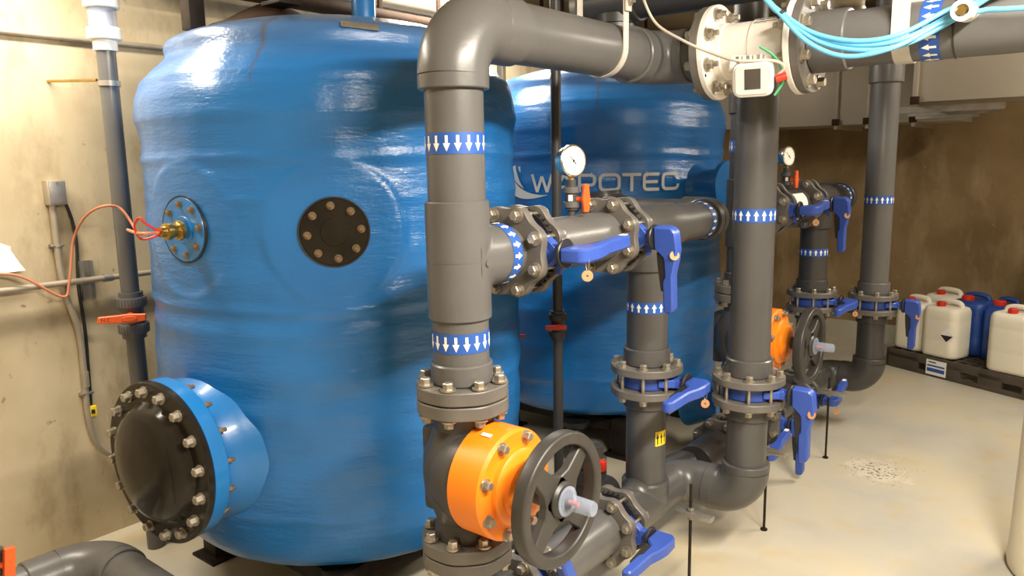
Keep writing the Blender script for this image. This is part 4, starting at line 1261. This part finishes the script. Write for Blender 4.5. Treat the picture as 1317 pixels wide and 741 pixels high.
# light blue cables tied along the header
cb = thing('cable_bundle', 'bundle of light blue cables drooping across the overhead pipe', 'cable', (-0.7, 2.5, 2.05))
base = [(-1.30, 2.38, ZC), (-1.16, 2.42, 2.52), (-1.02, 2.46, 2.30), (-0.937, 2.47, 2.189), (-0.885, 2.48, 2.135), (-0.785, 2.50, 2.06), (-0.66, 2.50, 2.022), (-0.543, 2.52, 2.030), (-0.43, 2.572, 2.092), (-0.34, 2.57, 2.135), (-0.10, 2.55, 2.26), (0.10, 2.55, 2.50), (0.22, 2.55, ZC)]
base2 = [(-1.31, 2.37, ZC), (-1.17, 2.41, 2.52), (-1.02, 2.45, 2.31), (-0.940, 2.46, 2.193), (-0.885, 2.47, 2.130), (-0.800, 2.48, 2.040), (-0.69, 2.49, 1.990), (-0.560, 2.50, 2.005), (-0.45, 2.564, 2.070), (-0.36, 2.568, 2.088), (-0.27, 2.56, 2.082), (0.1, 2.566, 2.06), (0.6, 2.57, 2.05)]
for k, (bs, dz, dx) in enumerate(((base, 0.0, 0.0), (base, -0.016, 0.006), (base, 0.012, -0.012), (base2, 0, 0))):
    m = MB(); m.tube(smooth_path([(x + dx * (1 if 4 < i < 9 else 0.4), y - 0.004 * k, z + dz * (1 if 4 < i < 9 else 0.5)) for i, (x, y, z) in enumerate(bs)]), 0.0072, 10); build(m, 'cable', M['cyan'], cb)
m = MB(); m.ring((-0.892, 2.468, 2.140), (-0.884, 2.470, 2.132), 0.012, 0.018, 16); build(m, 'cable_tie', M['black'], cb)

# darker overhead pipes higher up
dp = thing('overhead_pipe', 'dark pipe under the ceiling crossing above the flow meter', 'pipe', (-1.4, YB - 4.4, 2.36))
m = MB(); m.cyl((-1.93, 2.93, 2.355), (0.8, 2.93, 2.355), R, 40); build(m, 'pipe', M['pvc_dark'], dp)
m = MB(); m.cyl((-1.76, 2.93, 2.263), (-1.76, 2.93, 2.30), RS, 40); m.cyl((-1.88, 2.93, 2.355), (-1.64, 2.93, 2.355), RS, 40, ch=0.003); build(m, 'tee', M['pvc_dark'], dp)
m = MB(); m.cyl((-1.91, 2.93, 2.355), (-1.94, 2.93, 2.355), RS, 40)
m.tube([(-1.90, 2.93, 2.40), (-1.90, 2.93, ZC)], 0.006, 8); build(m, 'hanger_rod', M['steel'], dp)
ch = thing('strut_channel', 'shiny steel channel under the ceiling behind the overhead pipe', 'steel channel', (-1.85, 3.0, 2.34))
m = MB(); m.box(frame((-1.75, 3.22, 2.50), (0.8, 0.6, 0)), 0.04, 0.04, 0.7, 0.003); build(m, 'channel', M['chrome'], ch)
m = MB(); m.cyl((-1.95, 3.07, 2.52), (-1.95, 3.07, ZC), 0.008, 12); build(m, 'rod', M['steel'], ch)
m = MB(); m.cyl((-1.55, 3.37, 2.52), (-1.55, 3.37, ZC), 0.008, 12); build(m, 'rod', M['steel'], ch)
wp = thing('overhead_pipe', 'pale vertical pipe rising to the ceiling behind the blue cables', 'pipe', (-0.9, 3.25, 2.26))
m = MB(); m.cyl((-0.915, 3.25, 2.255), (-0.915, 3.25, ZC), 0.066, 32, ch=0.002); build(m, 'pipe', M['insul'], wp)
m = MB(); m.cyl((-0.915, 3.25, 2.235), (-0.915, 3.25, 2.26), 0.071, 32); build(m, 'cap', M['steel'], wp)
for (x, z, r_, mm, lb) in ((-3.2, 2.475, 0.038, 'brown', 'brown pipe along the wall above the tanks'), (-3.38, 2.66, 0.085, 'insul', 'thick cream pipe along the wall under the ceiling')):
    t = thing('wall_pipe', lb, 'pipe', (x, 2.5, z))
    m = MB(); m.cyl((x, 1.7, z), (x, 7.3, z), r_, 28); build(m, 'pipe', M[mm], t)
    for y in (2.9, 3.35, 4.6, 5.8):
        m = MB(); m.box(T(x, y, (z + ZC) / 2), 0.012, 0.03, ZC - z, 0.002); build(m, 'hanger', M['brown'], t)

# steel post standing on the front tank's dome
br = thing('hanger_post', 'black steel post from the ceiling standing on the dome of the front tank', 'steel post', (-2.9, 1.66, 2.2))
m = MB(); m.box(T(-2.90, 1.655, 2.536), 0.065, 0.065, 0.625, 0.003); build(m, 'post', M['blacksteel'], br)
m = MB(); m.box(frame((-2.74, 1.76, 2.41), (0.85, 0.52, 0)), 0.05, 0.06, 0.32, 0.003); build(m, 'arm', M['blacksteel'], br)
m = MB(); m.box(T(-2.60, 1.85, 2.58), 0.065, 0.065, 0.53, 0.003); m.box(T(-2.60, 1.85, 2.310), 0.12, 0.10, 0.014, 0.002); build(m, 'second_post', M['blacksteel'], br)

# ------------------------------------------------------------------ gauges
def gauge(dy, label, near):
    x, y, z = -1.435, 2.107 + dy, 1.43
    g = thing('pressure_gauge', label, 'gauge', (x, y, z + 0.086), 'round pressure gauges')
    m = MB(); m.cyl((x, y, z + 0.084), (x, y, z + 0.112), 0.013, 20)
    m.cyl((x, y, z + 0.105), (x, y, z + 0.185), 0.021, 28); m.cyl((x, y, z + 0.180), (x, y, z + 0.205), 0.017, 24); build(m, 'ball_valve', M['pvc_dark'], g)
    for zz in (0.112, 0.160):
        m = MB(); m.cyl((x, y, z + zz), (x, y, z + zz + 0.020), 0.0275, 28, ch=0.002); build(m, 'union_nut', M['pvc'], g)
    m = MB(); m.box(frame((x + 0.022, y - 0.001, z + 0.145), (0.55, -0.8, 0)) @ T(-0.02, 0, 0.008), 0.014, 0.02, 0.002); build(m, 'valve_sticker', M['white'], g)
    Mh = frame((x + 0.045, y + 0.012, z + 0.140), (0.9, -0.2, 0), (0, 0, 1))
    m = MB(); m.cyl((x + 0.01, y + 0.005, z + 0.14), Mh.translation, 0.009, 14); m.prism([(-0.042, -0.011), (-0.015, -0.014), (0, -0.018), (0.015, -0.014), (0.050, -0.010), (0.050, 0.010), (0.015, 0.014), (0, 0.018), (-0.015, 0.014), (-0.042, 0.011)], 0, 0.012, Mh, 0.002)
    h_ = build(m, 'handle', M['redorange'], g); h_['label'] = 'orange handle'
    m = MB(); m.cyl((x, y, z + 0.20), (x, y, z + 0.222), 0.011, 6); build(m, 'connector', M['brass'], g)
    n = Vector((0.955, -0.29, 0.05)).normalized(); o = Vector((x, y, z + 0.265)); Mg = frame(o, n, (-n.y, n.x, 0)) if False else frame(o, n, Vector((0, 0, 1)).cross(n))
    m = MB(); m.lathe([(0, -0.028), (0.045, -0.028), (0.047, -0.024), (0.047, 0.0), (0.053, 0.002), (0.053, 0.014), (0.048, 0.017), (0.046, 0.012), (0, 0.012)], Mg, 48); build(m, 'case', M['chrome'], g)
    m = MB(); m.cyl(Mg @ Vector((0, 0, 0.0125)), Mg @ Vector((0, 0, 0.0135)), 0.0455, 48)
    for k in range(11):
        a = math.radians(225 - 27 * k); m.box(Mg @ T(0.037 * math.cos(a), 0.037 * math.sin(a), 0.0138) @ Rot(a, 'Z'), 0.007, 0.0012, 0.0004, m=1)
    d = build(m, 'dial', [M['gaugeface'], M['ink']], g)
    m = MB(); a = math.radians(133); m.prism([(-0.016, -0.0018), (0.033, -0.0005), (0.033, 0.0005), (-0.016, 0.0018)], 0.0142, 0.0150, Mg @ Rot(a, 'Z')); m.cyl(Mg @ Vector((0, 0, 0.014)), Mg @ Vector((0, 0, 0.0165)), 0.004, 14); build(m, 'needle', M['ink'], d)


gauge(0, 'round pressure gauge above an orange handle on the near branch pipe', True)
gauge(2.05, 'distant round pressure gauge seen just right of the tall riser', False)

# ------------------------------------------------------------------ thin pipes and ball valves between the tanks
t = thing('thin_pipe', 'thin dark vertical pipe behind the gauge with a red handled valve', 'pipe', (-2.0, 2.82, 0))
for a_, b_ in ((0.0, 0.877), (1.015, ZC)):
    m = MB(); m.cyl((-2.0, 2.82, a_), (-2.0, 2.82, b_), 0.023, 24); build(m, 'pipe', M['pvc_dark'], t)
ball_valve('small ball valve with red lever on the thin dark pipe behind the gauge', -2.0, 2.82, 0.946, 0.0255, (-1, -0.9, 0), 0.10, M['red'])
t = thing('thin_pipe', 'thin grey vertical pipe rising behind the near top elbow', 'pipe', (-2.50, 3.08, 0))
for a_, b_ in ((0.0, 0.716), (0.854, ZC)):
    m = MB(); m.cyl((-2.52, 3.08, a_), (-2.52, 3.08, b_), 0.023, 24); build(m, 'pipe', M['conduit'], t)
ball_valve('ball valve with dark red lever peeping out beside the front tank', -2.52, 3.08, 0.785, 0.0255, (1, 0.9, 0), 0.15, M['red'])
t = thing('drain_pipe', 'dark drain pipe on the floor between the tanks and the orange valve', 'pipe', (-1.78, 2.6, 0))
m = MB(); m.cyl((-1.80, 1.9, 0.15), (-1.80, 2.95, 0.15), 0.065, 32); m.cyl((-1.80, 2.40, 0.15), (-1.80, 2.52, 0.15), 0.08, 32, ch=0.003); build(m, 'pipe', M['pvc_dark'], t)
m = MB(); m.cyl((-1.80, 2.72, 0.15), (-1.80, 2.72, 0.36), 0.05, 32); m.cyl((-1.80, 2.72, 0.27), (-1.80, 2.72, 0.34), 0.062, 32, ch=0.003); build(m, 'stub', M['pvc_dark'], t)
for y in (2.05, 2.85):
    m = MB(); m.box(T(-1.80, y, 0.045), 0.10, 0.05, 0.09, 0.003); build(m, 'foot', M['blacksteel'], t)
t = thing('drain_pipe', 'black bent drain pipe coming down beneath the lettered tank', 'pipe', (-2.38, 3.53, 0))
m = MB(); m.tube(smooth_path([(-2.38, 3.53, 0.205), (-2.38, 3.53, 0.18), (-2.36, 3.50, 0.11), (-2.28, 3.42, 0.06), (-2.12, 3.28, 0.056), (-1.90, 3.10, 0.056)]), 0.05, 24); build(m, 'pipe', M['black'], t)
m = MB(); m.cyl((-2.38, 3.53, 0.175), (-2.38, 3.53, 0.208), 0.080, 28, ch=0.003); build(m, 'flange', M['black'], t)
t = thing('drain_valve', 'dark floor valve with red handle seen through the near handwheel', 'valve', (-1.64, 2.62, 0))
m = MB(); m.cyl((-1.66, 2.62, 0.0), (-1.66, 2.62, 0.50), 0.028, 24); m.cyl((-1.66, 2.62, 0.36), (-1.66, 2.62, 0.45), 0.042, 24, ch=0.003); build(m, 'body', M['pvc_dark'], t)
m = MB(); m.box(T(-1.625, 2.59, 0.43), 0.05, 0.03, 0.045, 0.005); build(m, 'handle', M['red'], t)

# ------------------------------------------------------------------ left wall fittings
xl, yl = -3.30, 1.49
t = thing('wall_riser', 'slim dark pipe standing upright before the left wall', 'pipe', (xl, yl, 0))
for a_, b_ in ((0.0, 0.973), (1.175, 2.168)):
    m = MB(); m.cyl((xl, yl, a_), (xl, yl, b_), 0.0365, 32); build(m, 'pipe', M['pvc'], t)
v_, hd_, Mh = ball_valve('ball valve with long orange lever on the slim pipe by the left wall', xl, yl, 1.074, 0.0375, (-0.55, -0.83, 0), 0.19, M['redorange'], body=M['pvc'])
hd_.parent = v_
m = MB(); text_mb(m, 'N.C', 0.022, Mh @ T(0.088, 0.0, 0.0184) @ Rot(PI, 'Z')); 
_nc = build(m, 'marking', M['ink'], hd_, recalc=False)
u = thing('pipe_union', 'white plastic union fitting on top of the slim wall pipe', 'pipe fitting', (xl, yl, 2.169))
m = MB(); m.cyl((xl, yl, 2.169), (xl, yl, 2.212), 0.046, 32, ch=0.002); build(m, 'end_socket', M['white'], u)
m = MB(); m.cyl((xl, yl, 2.212), (xl, yl, 2.260), 0.065, 40, ch=0.004); build(m, 'union_nut', M['white'], u)
m = MB(); m.ring((xl, yl, 2.260), (xl, yl, 2.336), 0.040, 0.054, 40); build(m, 'sight_tube', M['clear'], u)
m = MB(); m.cyl((xl, yl, 2.336), (xl, yl, 2.384), 0.067, 40, ch=0.004); build(m, 'union_nut', M['white'], u)
m = MB(); m.cyl((xl, yl, 2.384), (xl, yl, 2.437), 0.050, 32, ch=0.002); build(m, 'end_socket', M['white'], u)
t = thing('wall_riser', 'grey pipe end above the white union', 'pipe', (xl, yl, 2.437)); m = MB(); m.cyl((xl, yl, 2.437), (xl, yl, ZC), 0.0375, 32); build(m, 'pipe', M['pvc'], t)
t = thing('pipe_clamp', 'ring clamp on a thin brass rod holding the slim pipe', 'clamp', (xl, yl, 2.040))
m = MB(); m.ring((xl, yl, 2.030), (xl, yl, 2.051), 0.0378, 0.043, 32); build(m, 'ring', M['steel'], t)
m = MB(); m.cyl((xl - 0.04, yl - 0.03, 2.056), (-3.6, 1.372, 2.066), 0.006, 10); build(m, 'rod', M['brass'], t)

t = thing('junction_box', 'small grey junction box on the left wall', 'junction box', (-3.6, 1.341, 1.60))
m = MB(); m.box(T(-3.575, 1.341, 1.60), 0.05, 0.075, 0.105, 0.006); build(m, 'box', M['conduit'], t)
m = MB(); m.box(T(-3.548, 1.343, 1.602), 0.006, 0.064, 0.092, 0.002); m.cyl((-3.546, 1.343, 1.643), (-3.542, 1.343, 1.643), 0.005, 10); build(m, 'cover', M['steel'], t)
m = MB(); m.tube(smooth_path([(-3.575, 1.325, 1.555), (-3.577, 1.326, 1.30), (-3.577, 1.338, 1.15), (-3.575, 1.372, 0.99), (-3.577, 1.376, 0.80), (-3.577, 1.372, 0.60), (-3.575, 1.395, 0.46), (-3.57, 1.47, 0.37), (-3.57, 1.60, 0.31), (-3.57, 1.85, 0.25)]), 0.0135, 14)
c = thing('conduit', 'painted conduit running down the left wall from the junction box', 'conduit', (-3.577, 1.33, 1.3))
build(m, 'tube', M['conduit'], c)
for (y, z) in ((1.326, 1.375), (1.377, 0.70)):
    m = MB(); m.box(T(-3.5815, y, z), 0.034, 0.055, 0.012, 0.003); build(m, 'clip', M['steel'], c)
    m = MB(); m.cyl((-3.577, y, z + 0.03), (-3.577, y, z + 0.10), 0.0165, 16) if z < 1 else m.cyl((-3.577, y, z - 0.006), (-3.577, y, z + 0.006), 0.0165, 16); build(m, 'coupling', M['conduit'], c)
m = MB(); m.cyl((-3.550, YF, 1.2125), (-3.550, 2.6, 1.2125), 0.0135, 16)
c = thing('conduit', 'long level conduit crossing the left wall at mid height', 'conduit', (-3.58, 1.2, 1.2125)); build(m, 'tube', M['conduit'], c)
m = MB(); m.cyl((-3.55, 1.49, 1.2125), (-3.55, 1.53, 1.2125), 0.018, 16); build(m, 'coupling', M['steel'], c)
m = MB(); m.cyl((-3.55, 1.88, 1.2125), (-3.55, 1.93, 1.2125), 0.018, 16); build(m, 'coupling', M['steel'], c)
m = MB(); m.cyl((-3.585, YF, 2.25), (-3.585, 4.5, 2.25), 0.0125, 16)
c = thing('conduit', 'long level conduit high on the left wall', 'conduit', (-3.585, 1.2, 2.25)); build(m, 'tube', M['conduit'], c)
for y in (0.9, 2.2):
    m = MB(); m.box(T(-3.592, y, 2.25), 0.02, 0.02, 0.06, 0.003); build(m, 'clip', M['steel'], c)
m = MB(); Ms = frame((-3.5985, 1.432, 1.21), (0, 0, 1), (1, 0, 0))
m.prism([(0, -0.026), (0.035, -0.026), (0.035, -0.014), (0.031, -0.014), (0.031, -0.022), (0.004, -0.022), (0.004, 0.022), (0.031, 0.022), (0.031, 0.014), (0.035, 0.014), (0.035, 0.026), (0, 0.026)], -0.085, 0.085, Ms)
solo(m, 'strut_channel', M['steel'], 'short upright steel channel bolted to the left wall', 'steel channel', (-3.598, 1.432, 1.21))
k = thing('wall_cable', 'black cable with a yellow connector hanging down the left wall', 'cable', (-3.59, 1.4, 1.2))
m = MB(); m.tube(smooth_path([(-3.57, 1.375, 1.560), (-3.585, 1.402, 1.47), (-3.59, 1.410, 1.36), (-3.59, 1.398, 1.18), (-3.588, 1.405, 1.0), (-3.588, 1.400, 0.80), (-3.588, 1.394, 0.64)]), 0.007, 10); build(m, 'cord', M['black'], k)
m = MB(); m.box(T(-3.583, 1.392, 0.612), 0.032, 0.036, 0.05, 0.005); m.box(T(-3.567, 1.392, 0.612), 0.004, 0.016, 0.02, 0.002, m=1); cc = build(m, 'connector', [M['yellow'], M['ink']], k); cc['label'] = 'yellow connector'
m = MB(); n_ = 8; vs = []
for i in range(n_ + 1):
    t_ = i / n_
    for (y, z) in ((0.93, 1.50), (1.157, 1.385)) if i == 0 else (((0.93 + 0.0 * t_, 1.50 - 0.22 * t_), (1.150 + 0.037 * t_, 1.385 - 0.10 * t_))):
        vs.append((-3.596 + 0.04 * t_ ** 2, y, z))
off = len(vs); vs += [(x - 0.0012, y, z) for x, y, z in vs]
fs = [(2 * i, 2 * i + 1, 2 * i + 3, 2 * i + 2) for i in range(n_)] + [(off + 2 * i, off + 2 * i + 2, off + 2 * i + 3, off + 2 * i + 1) for i in range(n_)]
for i in range(n_):
    fs += [(2 * i, 2 * i + 2, off + 2 * i + 2, off + 2 * i), (2 * i + 1, off + 2 * i + 1, off + 2 * i + 3, 2 * i + 3)]
m.add(vs, fs); solo(m, 'paper_sheet', M['paper'], 'white paper sheet fixed to the left wall at the picture edge', 'paper', (-3.596, 1.1, 1.4))

# floor pipes bottom left
t = thing('floor_pipe', 'large grey floor pipe with elbow in the bottom left corner', 'pipe', (-2.95, 1.12, 0.14))
m = MB(); m.cyl((-2.95, -0.6, 0.225), (-2.95, 0.93, 0.225), R, 44); m.cyl((-2.78, 1.12, 0.225), (-1.9, 1.12, 0.225), R, 44); build(m, 'pipe', M['pvc'], t)
m = MB(); m.arc((-2.95, 1.12, 0.225), (0, 1, 0), (1, 0, 0), 0.15, 0.0895, 48, 16); m.cyl((-2.95, 0.86, 0.225), (-2.95, 0.97, 0.225), 0.0895, 44, ch=0.003); m.cyl((-2.80, 1.12, 0.225), (-2.76, 1.12, 0.225), 0.0895, 44, ch=0.003); build(m, 'elbow', M['pvc'], t)
for (x, y) in ((-2.95, 0.3), (-2.3, 1.12)):
    m = MB(); m.box(T(x, y, 0.072), 0.08, 0.08, 0.144, 0.003); build(m, 'foot', M['blacksteel'], t)
t = thing('floor_pipe', 'slim dark floor pipe along the wall behind the front tank', 'pipe', (-3.3, 2.0, 0.08))
m = MB(); m.cyl((-3.30, 1.535, 0.085), (-3.30, 4.8, 0.085), 0.05, 28); build(m, 'pipe', M['pvc_dark'], t)
for y in (1.8, 3.5):
    m = MB(); m.box(T(-3.30, y, 0.018), 0.10, 0.04, 0.036, 0.003); build(m, 'foot', M['blacksteel'], t)
t = thing('thin_pipe', 'slim dark pipe with red handle at the lower left picture edge', 'pipe', (-2.36, 0.61, 0))
m = MB(); m.cyl((-2.37, 0.615, 0.0), (-2.37, 0.615, 0.86), 0.026, 24); m.cyl((-2.37, 0.615, 0.59), (-2.37, 0.615, 0.66), 0.036, 24, ch=0.003); build(m, 'pipe', M['pvc_dark'], t)
m = MB(); m.box(frame((-2.325, 0.645, 0.615), (0, 0.12, 1)), 0.02, 0.028, 0.11, 0.004); m.cyl((-2.36, 0.62, 0.62), (-2.325, 0.645, 0.62), 0.01, 12); build(m, 'handle', M['redorange'], t)

# ------------------------------------------------------------------ back: ducts, struts, pallet, cans, drum
t = thing('air_duct', 'long sheet metal duct along the back, right part, nearer the camera', 'duct', (-0.2, 5.6, 2.02))
m = MB(); m.box(T(0.13, 5.75, 2.265), 2.5, 0.5, 0.49, 0.004); build(m, 'casing', M['duct'], t)
for x in (-1.10, 0.4):
    m = MB(); m.box(T(x, 5.75, 2.265), 0.03, 0.54, 0.53, 0.003); build(m, 'joint_flange', M['duct'], t)
m = MB(); m.box(T(-1.10, 5.49, 2.03), 0.05, 0.035, 0.05, 0.004); build(m, 'corner_clip', M['brown'], t)
t = thing('air_duct', 'sheet metal duct against the back wall, left part with seams', 'duct', (-1.9, 6.4, 1.92))
m = MB(); m.box(T(-1.95, 6.75, 2.30), 1.9, 0.7, 0.74, 0.004); build(m, 'casing', M['duct'], t)
for x in (-2.62, -1.83, -1.60, -1.28):
    m = MB(); m.box(T(x, 6.75, 2.295), 0.022, 0.76, 0.80, 0.002); build(m, 'joint_flange', M['duct'], t)
    m = MB(); m.box(T(x, 6.365, 1.95), 0.05, 0.03, 0.05, 0.004); build(m, 'corner_clip', M['brown'], t)
for i, (y, z, x1) in enumerate(((5.62, 1.979, -0.62), (6.06, 1.975, -0.70), (6.32, 1.965, -0.85))):
    t = thing('strut_channel', ['steel channel under the back duct, front one', 'steel channel under the back duct, middle one', 'steel channel under the back duct, rear one'][i], 'steel channel', (-0.9, y, z))
    m = MB(); m.prism([(-0.02, -0.02), (0.02, -0.02), (0.02, 0.02), (0.016, 0.02), (0.016, -0.016), (-0.016, -0.016), (-0.016, 0.02), (-0.02, 0.02)], -0.35, x1 + 0.9, frame((-0.9 + 0.0, y, z), (1, 0, 0), (0, 1, 0))); build(m, 'channel', M['steel'], t)
    if i == 0: continue
    m = MB(); m.cyl((x1 - 0.03, y, z), (x1 - 0.03, y, ZC), 0.005, 10); build(m, 'rod', M['steel'], t)
    m = MB(); m.cyl((-1.22, y, z), (-1.22, y, ZC), 0.005, 10); build(m, 'rod', M['steel'], t)

PA = math.radians(-24.5)
PM = T(-1.405, 6.60, 0) @ Rot(PA, 'Z')
pal = thing('pallet', 'black plastic pallet on the floor carrying the cans', 'pallet', (-1.405, 6.60, 0))
PL, PD, PH = 1.30, 0.80, 0.15
m = MB()
for i in range(15): m.box(PM @ T(0.02 + (PL - 0.04) * i / 14, PD / 2, PH - 0.012), 0.018, PD - 0.02, 0.022)
for i in range(10): m.box(PM @ T(PL / 2, 0.02 + (PD - 0.04) * i / 9, PH - 0.014), PL - 0.02, 0.018, 0.020)
build(m, 'deck', M['pallet'], pal)
for yy in (0.012, PD - 0.012):
    m = MB()
    m.box(PM @ T(PL / 2, yy, PH - 0.032), PL, 0.024, 0.064, 0.004); m.box(PM @ T(PL / 2, yy, 0.018), PL, 0.024, 0.036, 0.004)
    for x0, x1 in ((0, 0.28), (0.42, 0.62), (0.75, 0.92), (1.06, PL)): m.box(PM @ T((x0 + x1) / 2, yy, PH / 2), x1 - x0, 0.024, 0.09, 0.003)
    build(m, 'side_skirt', M['pallet'], pal)
for xx in (0.012, PL - 0.012):
    m = MB(); m.box(PM @ T(xx, PD / 2, PH - 0.032), 0.024, PD, 0.064, 0.004)
    for y0, y1 in ((0, 0.2), (0.32, 0.48), (0.6, PD)): m.box(PM @ T(xx, (y0 + y1) / 2, PH / 2), 0.024, y1 - y0, PH - 0.01, 0.003)
    build(m, 'end_skirt', M['pallet'], pal)
m = MB(); m.box(PM @ T(0.43, -0.003, 0.075), 0.16, 0.004, 0.115); m.box(PM @ T(0.43, -0.0055, 0.055), 0.14, 0.002, 0.028, m=1); m.box(PM @ T(0.43, -0.0055, 0.088), 0.14, 0.002, 0.012, m=1); m.box(PM @ T(0.40, -0.0055, 0.115), 0.06, 0.002, 0.008, m=2)
st = build(m, 'pallet_sticker', [M['paper'], M['bandblue'], M['ink']], pal); st['label'] = 'white and blue printed sticker'


def can(px, py, ang, w_, d_, h_, mm, cap, label, group, z=PH, hazard=False, sticker=False):
    Mc = PM @ T(px, py, z) @ Rot(ang, 'Z')
    c = thing('jerrycan', label, 'canister', tuple(Mc.translation), group)
    vs, fs = [], []
    rc = min(w_, d_) * 0.26
    rows = [(0.80, 0.0), (0.93, 0.008), (0.985, 0.03), (1.0, 0.07), (1.0, 0.30), (0.992, 0.32), (1.0, 0.34), (1.0, 0.66), (0.99, 0.68), (1.0, 0.70), (0.995, 0.80), (0.97, 0.85), (0.90, 0.89), (0.78, 0.905), (0.5, 0.91)]
    for sc, zz in rows:
        o_ = rrect(w_ - (1 - sc) * d_, d_ * sc, rc * sc, 6)
        vs += [Mc @ Vector((x_, y_, zz * h_)) for x_, y_ in o_]
    n_ = len(o_)
    for a_ in range(len(rows) - 1):
        for i_ in range(n_):
            j_ = (i_ + 1) % n_; fs.append((a_ * n_ + i_, a_ * n_ + j_, (a_ + 1) * n_ + j_, (a_ + 1) * n_ + i_))
    fs.append(tuple(range(n_))[::-1]); fs.append(tuple(range((len(rows) - 1) * n_, len(rows) * n_)))
    m = MB(); m.add(vs, fs); build(m, 'body', M[mm], c, sharp=50)
    m = MB(); m.tube(smooth_path([(-w_ * 0.34, d_ * 0.10, h_ * 0.88), (-w_ * 0.30, d_ * 0.10, h_ * 0.955), (-w_ * 0.15, d_ * 0.10, h_ * 0.985), (w_ * 0.15, d_ * 0.10, h_ * 0.985), (w_ * 0.30, d_ * 0.10, h_ * 0.955), (w_ * 0.34, d_ * 0.10, h_ * 0.88)], 5), 0.019, 12)
    m.v = [tuple(Mc @ Vector(v)) for v in m.v]; build(m, 'handle', M[mm], c)
    m = MB(); o = Mc @ Vector((-w_ * 0.08, -d_ * 0.22, h_ * 0.90)); rc_ = 0.042 if mm == 'canblue' else 0.030; m.cyl(o, o + Vector((0, 0, 0.04)), rc_, 28, ch=0.006)
    for k_ in range(20): m.box(Matrix.Translation(o + Vector((0, 0, 0.020))) @ Rot(2 * PI * k_ / 20, 'Z') @ T(rc_, 0, 0), 0.004, 0.004, 0.025)
    build(m, 'cap', M[cap], c)
    if hazard:
        m = MB(); Q = Mc @ T(w_ * 0.27, -d_ / 2 - 0.0008, h_ * 0.42) @ Rot(PI / 2, 'X')
        m.prism([(-0.058, 0), (0, -0.058), (0.058, 0), (0, 0.058)], 0, 0.0012, Q); m.prism([(-0.048, 0.004), (0, -0.046), (0.048, 0.004)], 0.0012, 0.002, Q, m=1)
        s = build(m, 'hazard_label', [M['paper'], M['ink']], c); s['label'] = 'white diamond label with black lower half'
    if sticker:
        m = MB(); m.box(Mc @ T(-w_ * 0.0, -d_ / 2 - 0.001, h_ * 0.45), 0.11, 0.002, 0.19); s = build(m, 'paper_label', M['paper'], c)
    return c


can(0.125, 0.17, 0.0, 0.25, 0.24, 0.42, 'canwhite', 'red', 'white plastic canister on the left end of the pallet, beside the riser', 'white canisters')
can(0.395, 0.145, 0.04, 0.28, 0.24, 0.43, 'canwhite', 'red', 'white plastic canister with black triangle label at the pallet front', 'white canisters', hazard=True)
can(0.43, 0.42, 0.05, 0.27, 0.29, 0.46, 'canblue', 'red', 'blue plastic canister beside the triangle labelled white one', 'blue canisters')
can(0.675, 0.41, 0.05, 0.20, 0.30, 0.46, 'canblue', 'red', 'blue plastic canister next to the white one at the right edge', 'blue canisters')
can(0.935, 0.135, 0.05, 0.33, 0.25, 0.47, 'canwhite', 'red', 'white plastic canister on the pallet corner at the right picture edge', 'white canisters')
can(0.14, 0.52, 0.0, 0.28, 0.26, 0.45, 'canwhite', 'red', 'white plastic canister in the pallet back row, red cap peeping over', 'white canisters')
can(0.965, 0.46, 0.0, 0.29, 0.25, 0.46, 'canwhite', 'red', 'white canister at the back right of the pallet carrying another', 'white canisters')
can(0.965, 0.46, 0.0, 0.29, 0.25, 0.46, 'canwhite', 'red', 'white canister stacked on top of another at the right picture edge', 'white canisters', z=PH + 0.474)

d = thing('drum', 'tall cream plastic drum at the lower right picture edge', 'drum', (0.06, 3.63, 0))
m = MB(); m.lathe([(0, 0.0), (0.29, 0.0), (0.315, 0.012), (0.32, 0.04), (0.315, 0.08), (0.305, 0.6), (0.30, 0.92), (0, 0.92)], T(0.06, 3.63, 0), 64); build(m, 'body', M['drum'], d)
m = MB(); m.lathe([(0, 0.965), (0.30, 0.965), (0.318, 0.955), (0.318, 0.915), (0.301, 0.912)], T(0.06, 3.63, 0), 64); build(m, 'lid', M['white'], d)
